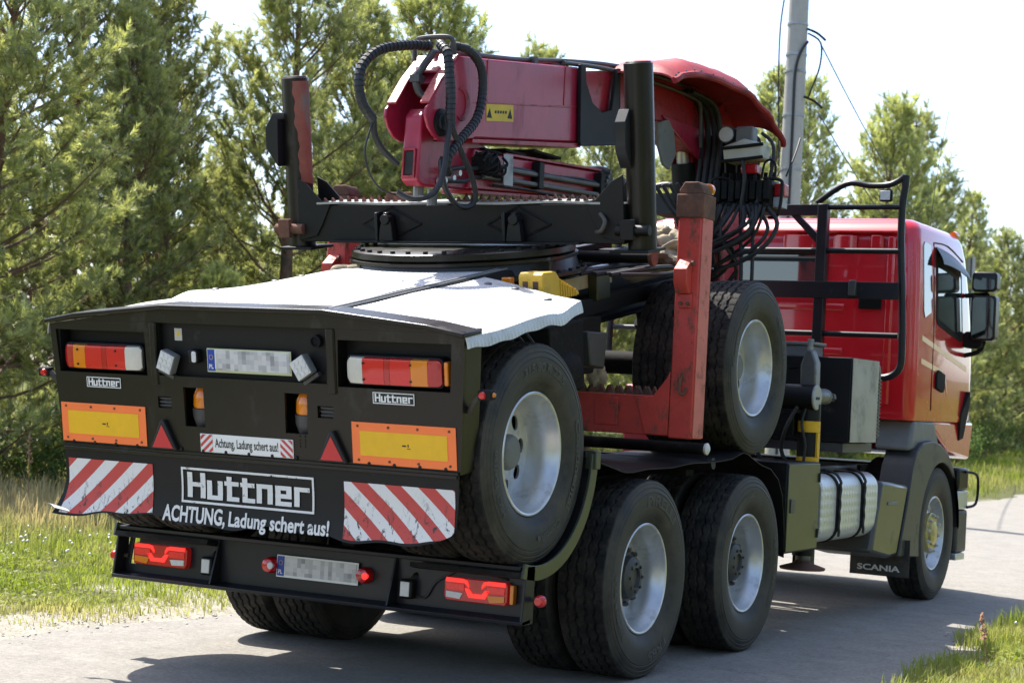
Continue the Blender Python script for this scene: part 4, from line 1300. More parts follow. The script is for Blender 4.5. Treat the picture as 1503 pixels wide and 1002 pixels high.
mb.tube([(.30, 2.90, 2.84), (.28, 2.89, 3.05), (.42, 2.89, 3.06), (.46, 2.89, 2.95)], .010, 8)
obj('guard_loop', mb, 'black_satin', vb)
obj('red_cap', MB().box(.725, .80, 2.96, 3.06, 2.95, 3.04), 'lens_red', vb, .01)
obj('white_plate', MB().box(.723, .79, 2.955, 3.065, 2.87, 2.945), 'galv', vb, .004)
mb = MB(); rs = random.Random(5)
for k in range(13):
    x = .32+.032*k
    a = (x, 2.86, 2.88)
    b_ = (x-.03+rs.uniform(-.06, .06), 2.80+rs.uniform(-.08, .05), 2.68+rs.uniform(-.05, .05))
    c_ = (.20+rs.uniform(-.12, .30), 2.85+rs.uniform(-.05, .1), 2.45+rs.uniform(-.07, .07))
    d = (.12+rs.uniform(-.1, .25), 3.0+rs.uniform(-.05, .1), 2.1)
    e = (.10+rs.uniform(-.1, .2), 3.1, 1.7)
    mb.tube([a, b_, c_, d, e], .012+.004*(k % 3), 8)
mb.tube([(.70, 2.9, 2.87), (.80, 2.86, 2.75), (.74, 2.82, 2.60), (.55, 2.84, 2.48), (.35, 2.9, 2.42), (.2, 3.0, 2.3)], .016, 8)
mb.tube([(.62, 2.9, 2.87), (.74, 2.84, 2.72), (.66, 2.82, 2.58), (.46, 2.84, 2.50), (.2, 2.95, 2.4)], .014, 8)
mb.tube([(.52, 2.86, 3.2), (.55, 2.84, 3.05), (.53, 2.85, 2.8), (.56, 2.84, 2.4), (.55, 2.86, 1.95)], .014, 8)
mb.tube([(.60, 3.0, 3.40), (.70, 2.98, 3.30), (.70, 2.92, 3.05), (.63, 2.86, 2.85), (.64, 2.84, 2.4), (.63, 2.86, 1.95)], .013, 8)
mb.tube([(.74, 3.4, 3.42), (.74, 3.30, 3.28), (.72, 3.2, 3.12)], .007, 6)
obj('hose', mb, 'hose', vb)
mb = MB()
for (x, r) in ((.15, .022), (.20, .02), (.24, .02), (.10, .018)):
    mb.tube([(x-.06, 2.70, 3.66), (x, 2.98, 3.60), (x+.02, 3.06, 3.40), (x+.03, 3.02, 3.15), (x+.02, 2.98, 2.85), (x, 3.02, 2.5), (x-.02, 3.08, 2.1), (x-.04, 3.1, 1.7)], r, 8)
obj('column_hose', mb, 'hose', col)
mb = MB()
mb.prism([(2.25, 3.37), (2.42, 3.42), (2.52, 3.36), (2.58, 3.20), (2.48, 3.08), (2.38, 3.10), (2.28, 3.22)], 'x', .12, .14)
obj('guide_plate', mb, 'mid_grey', ib, .004)
mb = MB(); rs = random.Random(9)
for k in range(6):
    y = 2.3+.12*k
    mb.tube([(.12, y, 2.95+.02*k), (.2, y+.1, 2.8), (.25, y+.2, 2.7), (.2, y+.4, 2.55), (.15, y+.6, 2.4)], .014, 8)
mb.box(.0, .25, 2.5, 2.8, 2.78, 2.92)
obj('hose', mb, 'hose', col)
# ================================================================== TRAILER (carried nose-up on the truck)
trailer = thing('timber_trailer', 'black two-axle timber trailer with white deck covers, carried tilted on the truck', 'trailer', (0, -1.2961, 1.2072))
trailer.rotation_euler = (R(10.187), 0, 0)
T = trailer
for (y, tx, sp) in ((0, TEXT_A, 0), (2.908, TEXT_C, 40)):
    for right in (True, False):
        s = 1 if right else -1
        wheel(T, s*1.068, y, 0, RIM_TRAILER, HUB_TRAILER, tx, right, sp)
        wheel(T, s*.735, y, 0, RIM_DRIVE, None, None, not right, sp+7)
    mb = MB(); mb.cyl((-.95, y, 0), (.95, y, 0), .075, 16)
    for s in (-1, 1):
        mb.lathe([(0, s*.50), (.19, s*.51), (.19, s*.70), (0, s*.71)], (0, y, 0), 'x', 24)
        mb.lathe([(0, .12), (.10, .12), (.125, .16), (.11, .20), (.13, .24), (.11, .28), (.12, .32), (0, .32)], (s*.46, y+.12, 0), 'z', 18)
    obj('axle', mb, 'black_matte', T)
# frame
mb = MB()
for s in (-1, 1):
    mb.prism([(s*.34, .33), (s*.44, .33), (s*.44, .348), (s*.355, .348), (s*.355, .662), (s*.44, .662), (s*.44, .68), (s*.34, .68)], 'y', -.50, 4.1)
for y in (-.3, .5, 1.2, 1.8, 2.4, 3.2, 3.9):
    mb.box(-.34, .34, y-.05, y+.05, .38, .64)
obj('frame', mb, 'black_satin', T, .004)
obj('frame_top_plate', MB().box(-.46, .46, .70, 2.75, .690, .712), 'black_matte', T, .003)
mb = MB()
for s in (-1, 1):
    mb.box(s*.5-.04, s*.5+.04, 1.55, 3.7, .42, .52)
obj('side_rail', mb, 'black_satin', T, .004)
obj('cream_tube', MB().box(.452, .50, 1.15, 2.35, .575, .655), 'cream', T, .004)
obj('olive_stay', MB().box(.50, .56, 2.02, 2.20, .50, .70), 'olive_reflect', T, .006)
obj('air_tank', MB().lathe([(0, 2.35), (.05, 2.36), (.075, 2.42), (.075, 2.85), (.05, 2.90), (0, 2.91)], (.60, 0, .64), 'y', 20), 'mid_grey', T)
obj('cross_tube', MB().cyl((.3, 1.98, .765), (.93, 1.98, .765), .036, 16), 'black_satin', T)
obj('tube_flange', MB().lathe([(0, .931), (.05, .931), (.052, .94), (.05, .955), (0, .955)], (0, 1.98, .765), 'x', 24), 'rust', T)
mb = MB(); rs = random.Random(3)
for k in range(9):
    x0 = .5+.05*k
    mb.tube([(x0, 1.6+.1*rs.random(), .70), (x0+.08, 2.1, .66+.05*rs.random()), (x0+.02, 2.6, .62+.04*rs.random()), (x0-.1, 3.2, .58)], .010+.004*(k % 2), 6)
for k in range(5):
    mb.tube([(.55+.06*k, .62, .55), (.65+.08*k, .68, .40-.03*k), (.85+.03*k, .66, .28), (.95, .70, .40)], .010, 6)
obj('air_hose', mb, 'hose', T)
mb = MB()
mb.box(.52, .80, .95, 1.35, .10, .48); mb.lathe([(0, .9), (.11, .91), (.13, 1.0), (.13, 1.2), (.10, 1.3), (0, 1.31)], (.72, 0, .22), 'y', 18)
mb.prism([(1.6, .12), (1.9, .10), (1.95, .42), (1.62, .45)], 'x', .55, .62)
obj('brake_chamber', mb, 'black_matte', T, .008)
mb = MB(); mb.prism([(1.45, .40), (1.70, .36), (1.64, .16), (1.47, .20)], 'x', .66, .78)
obj('valve_cover', mb, 'dark_grey', T, .01)

# ---- rear panel
def ptx(x, z):
    return x*(1.172+.048*(z-.02)/.63)/1.2
mb = MB()
holes = [(-1.165, -.60, .40, .615), (.53, 1.135, .395, .615), (-.385, -.262, .16, .352), (.222, .352, .16, .352), (-.548, -.462, .243, .300), (.41, .50, .243, .300), (-.525, .468, .405, .665)]
xs = sorted({-1.2, 1.2, *[h[0] for h in holes], *[h[1] for h in holes]}); zs = sorted({.02, .66, .665, *[h[2] for h in holes], *[h[3] for h in holes]})
inh = lambda x, z: any(h[0] < x < h[1] and h[2] < z < h[3] for h in holes)
mb.plate(xs, zs, inh, -.655, -.640, ptx)
panel = obj('rear_panel', mb, 'black_paint', T)
mb = MB(); mb.prism([(-1.222, .6655), (1.222, .6655), (1.222, .672), (.48, .752), (-.48, .752), (-1.222, .672)], 'y', -.655, -.640)
obj('top_panel', mb, 'black_paint', panel)
mb = MB()
rl = [(-1.232, .668), (-1.04, .702), (-.48, .757), (.48, .757), (1.04, .702), (1.232, .668)]
for (a, b_) in zip(rl, rl[1:]):
    mb.prism([(a[0], a[1]), (b_[0], b_[1]), (b_[0], b_[1]-.022), (a[0], a[1]-.022)], 'y', -.685, -.52)
obj('top_lip', mb, 'black_paint', panel, .006)
mb = MB()
for (x0, x1, z0, z1) in ((-1.18, -.585, .385, .63), (.515, 1.15, .38, .63), (-.54, .483, .39, .68)):
    d = -.565 if x1-x0 < .8 else -.612
    mb.box(x0, x1, d, d+.01, z0, z1)
    for q in ((x0, x0+.013, z0, z1), (x1-.013, x1, z0, z1)):
        mb.box(q[0], q[1], -.6395, d, q[2], q[3])
    mb.box(x0, x1, -.6395, d, z0, z0+.012); mb.box(x0, x1, -.6395, d, z1-.012, z1)
obj('recess_box', mb, 'black_satin', panel)
mb = MB()
for s in (-1, 1):
    mb.prism([(s*1.172, .02), (s*1.222, .67), (s*1.20, .67), (s*1.150, .02)], 'y', -.6395, -.50)
mb.box(-1.165, 1.165, -.668, -.6555, .022, .034)
mb.box(-1.14, 1.14, -.505, -.495, .0, .38)
obj('panel_return', mb, 'black_paint', panel)
for x0, x1 in ((-.572, -.528), (.472, .525)):
    obj('vertical_rib', MB().prism([(x0, -.6555), (x0+.008, -.668), (x1-.008, -.668), (x1, -.6555)], 'z', .36, .665), 'black_paint', panel, .003)
mb = MB()
for x in linsp(-1.1, 1.1, 17):
    mb.lathe([(.010, -.6555), (.009, -.662), (0, -.664)], (x, 0, .045), 'y', 8)
for x in (.30, .33):
    for z in (.10, .115, .13, .15):
        mb.lathe([(.004, -.6555), (.0035, -.659), (0, -.66)], (x, 0, z), 'y', 6)
obj('rivet', mb, 'black_satin', panel)
# combination tail lights in their recesses
def tail_light(x0, x1, z0, z1, outer):
    w = x1-x0; h = (z1-z0)/2; zc = (z0+z1)/2
    y0 = -.632
    def cap(u):
        # rounded ends
        return h*(1 if .04 < u < .96 else math.sqrt(max(.35, 1-((.04-u)/.055 if u < .5 else (u-.96)/.055)**2)))
    hs = obj('tail_light', MB().prism(rrect(x0-.008, x1+.008, z0-.008, z1+.008, .03), 'y', y0+.001, -.566), 'black_satin', T, .004)
    seg = [(0, .13, 'lens_red'), (.13, .30, 'lens_orange'), (.30, .52, 'lens_redder'), (.52, .58, 'lens_red'), (.58, .815, 'lens_redder'), (.815, 1, 'lens_white')]
    for (a, b_, m_) in seg:
        mb = MB(); us = linsp(a+.0015, b_-.0015, 7)
        X = (lambda u: x1-u*w) if outer > 0 else (lambda u: x0+u*w)
        bow = lambda u: -.022*(1-(2*u-1)**4)
        pts = [(X(u), y0+bow(u)) for u in us]
        ids = []
        for (px, py), u in zip(pts, us):
            c_ = cap(u)
            ids.append([mb.addv(q) for q in ((px, y0, zc-c_), (px, py-.004, zc-c_*.93), (px, py-.008, zc-c_*.6), (px, py-.008, zc+c_*.6), (px, py-.004, zc+c_*.93), (px, y0, zc+c_))])
        for p, q in zip(ids, ids[1:]):
            for k in range(5):
                mb.face(p[k], q[k], q[k+1], p[k+1])
        mb.face(*ids[0]); mb.face(*ids[-1][::-1])
        obj('lens', mb, m_, hs)
    mb = MB()
    for u in (.2, .7):
        for dz in (-.6, .6):
            mb.lathe([(.006, -.66), (.005, -.666), (0, -.667)], (x0+u*w, 0, zc+dz*h), 'y', 8)
    obj('screw', mb, 'black_ink', hs)
tail_light(-1.14, -.645, .418, .540, -1)
tail_light(.575, 1.085, .412, .538, 1)
obj('side_lens', MB().box(1.095, 1.118, -.64, -.60, .42, .53), 'lens_orange', T, .006)
# fluorescent marker boards
for (x0, x1, z0, z1) in ((-1.172, -.625, .045, .243), (.598, 1.158, .042, .237)):
    b_ = obj('marker_board', MB().box(x0, x1, -.6605, -.6565, z0, z1), 'fluor_orange', T, .001)
    obj('yellow_field', MB().box(x0+.045, x1-.045, -.6625, -.6600, z0+.04, z1-.04), 'refl_yellow', b_)
    mb = MB()
    for u in (.06, .36, .64, .94):
        for z in (z0+.018, z1-.018):
            mb.lathe([(.0065, -.6605), (.006, -.664), (0, -.665)], (x0+u*(x1-x0), 0, z), 'y', 8)
    obj('screw', mb, 'rust', b_)
    cx, cz = (x0+x1)/2+.02, (z0+z1)/2
    mb = MB()
    mb.box(cx-.025, cx-.004, -.6632, -.6624, cz-.004, cz+.003); mb.box(cx+.004, cx+.010, -.6632, -.6624, cz-.006, cz+.008); mb.box(cx, cx+.02, -.6632, -.6624, cz-.014, cz-.011)
    obj('approval_print', mb, 'black_ink', b_)
# small framed badges
for (x0, x1, z0, z1) in ((-.992, -.772, .328, .380), (.722, .946, .328, .381)):
    bd = obj('badge', MB().box(x0, x1, -.6585, -.6557, z0, z1), 'black_ink', T)
    mb = MB(); put_logo(mb, x0, x1, z0, z1, lambda x, z, e: (x, -.6592-e, z), .004)
    obj('lettering', mb, 'sign_white', bd, smooth=0)
# warning sign
sg = obj('warning_sign', MB().box(-.29, .262, -.6605, -.6565, .040, .130), 'sign_white', T, .001)
obj('stripe_field', MB().box(-.287, -.215, -.6622, -.6602, .043, .127), 'stripe_small_l', sg)
obj('stripe_field', MB().box(.188, .259, -.6622, -.6602, .043, .127), 'stripe_small_r', sg)
mb = MB(); put_text(mb, text2d('Achtung, Ladung schert aus!', .045, .375, bold=.012), lambda a, b: (-.013+a, -.662, .068+b))
obj('lettering', mb, 'black_ink', sg, smooth=0)
# triangular reflectors
for cx in (-.508, .494):
    tr_ = obj('reflector', MB().prism([(cx-.083, .040), (cx+.083, .040), (cx+.010, .186), (cx-.010, .186)], 'y', -.682, -.6565), 'black_ink', T, .006)
    obj('red_field', MB().prism([(cx-.064, .050), (cx+.064, .050), (cx, .164)], 'y', -.685, -.6815), 'sign_red', tr_, .001)
# number plate, lights, sticker
np_ = number_plate(T, -.235, .262, .432, .548, -.64, white='plate_edge')
obj('white_field', MB().box(-.225, .252, -.6455, -.6442, .45, .542), 'sign_white', np_)
for cx, cz, a in ((-.456, .476, 22), (.346, .481, -32)):
    mb = MB(); mb.box(-.045, .045, -.03, .02, -.05, .05)
    L = obj('work_light', mb, 'mid_grey', T, .006, loc=(cx, -.66, cz), rot=(0, R(a), 0))
    mb = MB()
    for i in range(3):
        for j in range(3):
            mb.lathe([(.0125, -.0305), (.0115, -.036), (0, -.037)], (-.027+.027*i, 0, -.03+.03*j), 'y', 10)
    mb.box(-.042, .042, -.0325, -.0302, -.047, .047)
    obj('lens', mb, 'led_white', L)
    obj('bracket', MB().box(-.05, .05, .0, .03, -.075, -.055), 'dark_grey', L, .004)
L = obj('plate_lamp', MB().box(-.345, -.285, -.66, -.61, .47, .54), 'black_satin', T, .012)
obj('lens', MB().prism(rrect(-.315, -.288, .478, .532, .01), 'y', -.664, -.659), 'led_white', L, .002)
st = obj('sticker', MB().box(-.45, -.405, -.6145, -.6125, .575, .635), 'cream', T)
obj('print', MB().lathe([(.012, -.6152), (.0, -.6153)], (-.427, 0, .607), 'y', 10), 'label_yellow', st)
obj('socket', MB().lathe([(.03, -.612), (.03, -.64), (.022, -.642), (.020, -.63), (0, -.63)], (.40, 0, .60), 'y', 16), 'black_matte', T)
# rotating beacons behind the two openings
for cx in (-.325, .288):
    b_ = obj('beacon', MB().lathe([(0, .245), (.058, .245), (.062, .26), (.058, .31), (.04, .345), (0, .355)], (cx+.01, -.57, 0), 'z', 20), 'lens_orange', T)
    obj('base', MB().lathe([(0, .15), (.05, .15), (.065, .20), (.066, .243), (0, .244)], (cx+.01, -.57, 0), 'z', 20), 'dark_grey', b_)
for cx in (-.505, .455):
    mb = MB(); mb.box(cx-.045, cx+.045, -.63, -.60, .235, .31)
    for k in range(3):
        mb.box(cx-.038, cx+.038, -.645, -.631, .250+k*.018, .258+k*.018)
    obj('letterbox_socket', mb, 'dark_grey', T, .002)
# side marker lamps on rubber arms
for s in (-1, 1):
    x = s*1.30
    a_ = obj('marker_arm', MB().tube([(s*1.20, -.60, .30), (s*1.225, -.61, .34), (s*1.255, -.615, .37), (x-s*.03, -.615, .385)], .016, 8), 'rubber', T)
    mb = MB(); mb.box(x-.035, x+.035, -.64, -.59, .365, .41)
    obj('lamp_body', mb, 'black_matte', a_, .008)
    obj('red_lens', MB().lathe([(.018, -.6405), (.014, -.652), (0, -.655)], (x-s*.008, 0, .388), 'y', 12), 'lens_redder', a_)
    obj('amber_lens', MB().lathe([(.012, x+s*.0355), (.009, x+s*.043), (0, x+s*.045)], (0, -.615, .388), 'x', 10), 'lens_orange', a_)

# ---- rubber flap under the panel
def flap(x, z, off=0):
    t = max(0, (-.10-z)/.22)
    c_ = max(0, (-1.02-x)/.18)*max(0, (-.16-z)/.14)
    r_ = .012*math.sin(x*6+1)*t
    y = -.662-.034*t*t-.055*c_*c_-r_*min(1, max(0, abs(x)-.6)*5)
    return (x-.035*c_, y-off, z+.008*c_)
def fx(u, z):
    l = -1.165+.0*(z); r = 1.165
    t = max(0, (-.22-z)/.09)
    r -= .10*t*t+.02*max(0, -z)/.3
    return l+(r-l)*u
mb = MB()
us, vs = linsp(0, 1, 70), linsp(.022, -.312, 22)
def zedge(x, z):
    return z + (.015*math.sin(x*7)+.008*math.sin(x*19))*max(0, (-.2-z)/.11)
mb.sheet(lambda u, v: (lambda x: flap(x, zedge(x, v)))(fx(u, v)), us, vs, (0, .008, 0))
fl = obj('rear_flap', mb, 'black_satin', T)
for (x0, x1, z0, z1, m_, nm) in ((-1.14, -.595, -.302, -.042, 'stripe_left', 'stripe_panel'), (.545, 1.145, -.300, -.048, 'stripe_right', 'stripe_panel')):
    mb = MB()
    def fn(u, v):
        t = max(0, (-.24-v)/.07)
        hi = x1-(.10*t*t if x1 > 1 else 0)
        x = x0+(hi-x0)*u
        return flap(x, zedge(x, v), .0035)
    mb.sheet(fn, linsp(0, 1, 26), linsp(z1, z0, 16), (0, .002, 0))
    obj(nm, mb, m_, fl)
mb = MB(); put_logo(mb, -.415, .375, -.216, -.042, lambda x, z, e: flap(x, z, .005+e), .011)
obj('logo_lettering', mb, 'logo_white', fl, smooth=0)
mb = MB()
a_ = text2d('ACHTUNG,', .076, .385, bold=.03); put_text(mb, a_, lambda a, b: flap(-.335+a, -.308+b, .0045))
a_ = text2d('Ladung schert aus!', .070, .585, bold=.026); put_text(mb, a_, lambda a, b: flap(.172+a, -.308+b, .0045))
bm = bmesh.new()
me = make_mesh('t', mb, 'logo_white', smooth=0)
bm.from_mesh(me); bm.to_mesh(me); bm.free()
obj('warning_lettering', me, None, fl)
obj('clamp_strip', MB().box(-1.16, 1.16, -.672, -.6565, .004, .020), 'black_paint', fl, .002)
obj('torn_corner', MB().sheet(lambda u, v: (-1.17-.075*u+.07*v, -.705-.03*u-.02*v, -.292+.022*u-.015*v*v), linsp(0, 1, 6), linsp(0, 1, 6), (0, 0, -.004)), 'galv', fl)

# ---- deck covers of chequered aluminium
def deckz(x, y):
    a = abs(x)
    base = .752+.018*(y+.62)
    if a > .48:
        base -= .105*(a-.48)/.74
    return base+.004*math.sin(x*4+y*3)+.002*math.sin(y*9+x*2)
def cover(x0, x1, ya, yb, side, wav):
    def fn(u, v):
        x = x0+(x1-x0)*u
        y1 = yb(x)
        y = ya+(y1-ya)*v
        z = deckz(x, y)+wav(x, y)
        return (x, y, z)
    return fn
def wavR(x, y):
    e = max(0, (x-1.0)/.22)
    return .004*math.sin(y*8+1)*e+.022*math.exp(-((y-.50)**2)/.02)*e-.012*math.exp(-((y-.28)**2)/.006)*e
for side in (1, -1):
    if side > 0:
        fn = cover(.535, 1.225, -.655, lambda x: .74-.25*((x-.535)/.69)**1.5, 1, wavR)
        xe = 1.225
    else:
        fn = cover(-1.225, .435, -.655, lambda x: .95-.45*max(0, (-x-.48)/.74)**1.4, -1, lambda x, y: wavR(-x, y))
        xe = -1.225
    c_ = obj('deck_cover', MB().sheet(fn, linsp(0, 1, 40 if side < 0 else 22), linsp(0, 1, 30), (0, 0, -.005)), 'checker_alu', T)
    mb = MB()
    u_ = 1 if side > 0 else 0
    def drop(u, v):
        p = fn(u_, u)
        return (p[0]+side*.012*math.sin(v*1.5), p[1], p[2]-.055*v+.004*math.sin(u*30)*v)
    mb.sheet(drop, linsp(0, 1, 34), linsp(0, 1, 5), (-side*.004, 0, 0))
    obj('folded_edge', mb, 'checker_alu', c_)
    mb = MB()
    for (x, v) in ((.80, .93), (1.06, .90), (.64, .90)):
        if side < 0: x = -x
        uu = (x-.535)/.69 if side > 0 else (x+1.225)/1.66
        p = fn(uu, v); mb.lathe([(.022, p[2]), (.020, p[2]+.006), (.010, p[2]+.010), (0, p[2]+.010)], (p[0], p[1], 0), 'z', 10)
    obj('bolt', mb, 'steel', c_)
mb = MB()
mb.sheet(lambda u, v: (.435+.10*u, -.64+1.9*v, deckz(.48, -.64+1.9*v)+(-.004 if .1 < u < .9 else -.03)), linsp(0, 1, 8), linsp(0, 1, 10), (0, 0, -.02))
sl = obj('centre_channel', mb, 'black_matte', T)
obj('channel_bead', MB().tube([(.47, -.62, .752), (.475, .1, .765), (.47, .7, .775), (.47, 1.2, .785)], .009, 6), 'mid_grey', sl)
obj('channel_bead', MB().tube([(.50, -.62, .750), (.505, .1, .763), (.50, .7, .775), (.50, 1.2, .785)], .006, 6), 'mid_grey', sl)
obj('end_lamp', MB().box(.60, .66, .80, .84, .70, .76), 'lens_orange', T, .006)
mb = MB()
for x, y in ((-.48, .90), (-.40, .93), (.05, .90)):
    mb.tube([(x-.06, y, .775), (x-.02, y-.02, .792), (x+.03, y+.02, .79), (x+.07, y, .775)], .014, 6)
obj('rope_end', mb, 'canvas', T)

# ---- turntable, bunk and posts
BY = 1.45
mb = MB()
mb.lathe([(0, .715), (.70, .715), (.70, .735), (.66, .738), (.64, .80), (.655, .805), (.655, .822), (.62, .828), (0, .828)], (0, BY, 0), 'z', 72)
tt = obj('turntable', mb, 'black_paint', T)
obj('ring_plate', MB().lathe([(0, .8295), (.635, .8295), (.642, .836), (.64, .868), (.63, .874), (0, .874)], (0, BY, 0), 'z', 72), 'black_paint', tt)
mb = MB()
for k in range(36):
    a = 2*math.pi*k/36
    x, y = .605*math.cos(a), BY+.605*math.sin(a)
    mb.cyl((x, y, .874), (x, y, .888), .014, 6)
    x, y = .68*math.cos(a), BY+.68*math.sin(a)
    mb.cyl((x, y, .735), (x, y, .75), .012, 6)
obj('bolt', mb, 'black_satin', tt)
mb = MB(); mb.box(-1.066, 1.066, BY-.10, BY+.10, .893, 1.112)
bk = obj('bunk_beam', mb, 'black_satin', T, .006)
mb = MB()
mb.sheet(lambda u, v: (-.93+1.86*u, BY-.115+.23*v, 1.114+.004*math.sin(u*17)), linsp(0, 1, 40), [0, 1], (0, 0, .012))
obj('top_strip', mb, 'galv', bk)
rs = random.Random(4)
mb = MB()
for k in range(34):
    x = -.91+1.82*(k+.5)/34; d = .013; h = .022+.010*rs.random(); l = rs.uniform(-.012, .012)
    if 11 < k < 16 and k % 2: continue
    for y0 in (BY-.09, BY+.07):
        mb.prism([(x-d, 1.127), (x+d, 1.127), (x+l, 1.127+h)], 'y', y0, y0+.02)
obj('tooth_strip', mb, 'rust', bk)
obj('rust_plate', MB().prism([(-.55, 1.128), (-.35, 1.128), (-.37, 1.175), (-.53, 1.175)], 'y', BY+.03, BY+.05), 'rust', bk, .004)
mb = MB(); mb.box(-.82, .82, BY-.16, BY-.1005, .893, .905)
obj('bottom_flange', mb, 'black_satin', bk, .002)
for cx in (-.42, .42):
    mb = MB()
    mb.prism([(cx-.055, .906), (cx+.045, .906), (cx+.035, 1.0), (cx+.01, 1.07), (cx-.015, 1.07), (cx-.045, .98)], 'y', BY-.165, BY-.12)
    mb.box(cx-.075, cx-.055, BY-.17, BY-.101, .9055, 1.07)
    mb.cyl((cx, BY-.18, 1.03), (cx, BY-.11, 1.03), .03, 14)
    obj('lifting_lug', mb, 'blue_black', bk, .004)
    mb = MB()
    pts = [(cx-.20, 1.0), (cx, 1.10), (cx+.20, 1.0), (cx, .915)]
    for a, b_ in zip(pts, pts[1:]+pts[:1]):
        mb.cyl((a[0], BY-.101, a[1]), (b_[0], BY-.101, b_[1]), .008, 6)
    obj('weld_frame', mb, 'black_satin', bk)
for s in (-1, 1):
    PC = s*1.125
    x0, x1 = PC-.08, PC+.08
    p = obj('bunk_post', MB().lathe([(.080, .862), (.080, 1.858), (.076, 1.862)], (PC, BY, 0), 'z', 28), 'black_paint', T)
    if s < 0:
        # scraped rusty flank facing the load
        mb = MB()
        def rf(u, v):
            lo = -58+7*math.sin(v*5+.5)+4*math.sin(v*17+1)+3*math.sin(v*41)
            an = R(lo+(95-lo)*u)
            zz = 1.20+.64*v+.05*(1-u)*(1-v)
            return (PC+.0815*math.cos(an), BY+.0815*math.sin(an), zz)
        mb.sheet(rf, linsp(0, 1, 12), linsp(0, 1, 30))
        obj('rust_face', mb, 'rust_face', p)
    obj('post_cap', MB().lathe([(0, 1.8625), (.070, 1.8625), (.070, 1.870), (0, 1.872)], (PC, BY, 0), 'z', 20), 'steel', p, .003)
    g = [(s*1.068, .90), (s*1.068, 1.27), (s*1.00, 1.235), (s*.90, 1.135), (s*.83, 1.128), (s*.90, .99), (s*.94, .93)]
    obj('post_gusset', MB().prism(g, 'y', BY-.112, BY-.1015), 'black_satin', p, .003)
    obj('post_gusset', MB().prism(g, 'y', BY+.1015, BY+.112), 'black_satin', p, .003)
    obj('foot', MB().box(min(s*.98, s*1.21), max(s*.98, s*1.21), BY-.12, BY+.12, .845, .862), 'black_satin', p, .004)
    mb = MB()
    if s > 0:
        mb.prism([(BY-.101, 1.62), (BY-.16, 1.55), (BY-.16, 1.40), (BY-.101, 1.30)], 'x', x0+.005, x0+.07)
    else:
        mb.prism([(x0, 1.66), (x0-.06, 1.57), (x0-.06, 1.45), (x0+.02, 1.34), (x0+.03, 1.62)], 'y', BY-.13, BY-.03)
    obj('stake_pocket', mb, 'blue_black', p, .004)
    mb = MB(); mb.cyl((x0-.02, BY-.12, .97), (x1+.02, BY-.12, .97), .03, 12); mb.box(x0+.02, x1-.06, BY-.16, BY-.13, .92, 1.03)
    obj('pin', mb, 'rust' if s < 0 else 'black_satin', p, .004)
obj('pallet_hook', MB().tube([(.93, BY-.115, 1.06), (.97, BY-.14, 1.02), (.95, BY-.15, .97), (.91, BY-.13, .96)], .012, 8), 'pipe', bk)

# ================================================================== things lying on the trailer
ch = thing('wheel_chock', 'yellow wheel chock clipped beside the white deck cover', 'wheel chock')
ch.parent = None
Mx = trailer.matrix_basis if False else Matrix.Translation((0, -1.2961, 1.2072)) @ Matrix.Rotation(R(10.187), 4, 'X')
ch.matrix_world = Mx @ Matrix.Translation((.78, .84, .645))
mb = MB(); mb.prism([(-.16, 0), (.26, 0), (.25, .02), (.06, .085), (-.01, .15), (-.14, .155), (-.16, .14)], 'x', -.01, .13)
body = obj('body', mb, 'chock_yellow', ch, .006)
mb = MB()
for k in range(7):
    mb.prism([(.035+.028*k, .0), (.045+.028*k, .0), (.045+.028*k, .100-.011*k), (.035+.028*k, .106-.011*k)], 'x', -.016, .136)
obj('grip_rib', mb, 'chock_yellow', ch, .001)
mb = MB()
for x0 in (.015, .075):
    mb.box(x0, x0+.03, -.163, -.161, .04, .11)
obj('slot', mb, 'rust', ch)
obj('retaining_pin', MB().tube([(.10, .0, .15), (.10, .0, .20), (.10, -.02, .215)], .010, 8), 'black_satin', ch)

bd = thing('canvas_bundle', 'crumpled beige canvas bundle beside the black bunk post', 'canvas')
bd.matrix_world = Matrix.Translation((.72, .95, 2.44))
rs = random.Random(12)
def lump(cx, cy, cz, rx, ry, rz, seed):
    rs = random.Random(seed); ph = [rs.uniform(0, 6) for _ in range(8)]
    def fn(u, v):
        a, b_ = 2*math.pi*u, math.pi*(v-.5)
        k = 1+.16*math.sin(3*a+ph[0]+2*b_)+.12*math.sin(5*a+ph[1]-4*b_)+.08*math.sin(9*a+ph[2]+7*b_)
        return (cx+rx*k*math.cos(a)*math.cos(b_), cy+ry*k*math.sin(a)*math.cos(b_), cz+rz*k*math.sin(b_))
    return MB().sheet(fn, linsp(0, 1, 28), linsp(0.02, .98, 16))
obj('folded_sack', lump(.10, .1, -.01, .11, .16, .08, 1), 'canvas', bd, smooth=60)
obj('folded_sack', lump(.14, .1, -.10, .13, .18, .06, 2), 'canvas', bd, smooth=60)
obj('folded_sack', lump(.05, .1, .05, .08, .12, .05, 3), 'canvas', bd, smooth=60)
mb = MB()
mb.tube([(.0, 0, -.12), (.1, -.08, -.06), (.2, -.04, .0), (.22, .05, -.1)], .012, 6)
obj('strap', mb, 'canvas', bd)
sk = thing('jute_sack', 'small beige sack lying on the red toothed bolster', 'sack')
sk.matrix_world = Matrix.Translation((.62, .52, 1.62))
obj('sack_body', lump(0, 0, 0, .055, .05, .075, 8), 'canvas', sk, smooth=60)
obj('sack_neck', lump(-.02, 0, .08, .03, .03, .05, 9), 'canvas', sk, smooth=60)
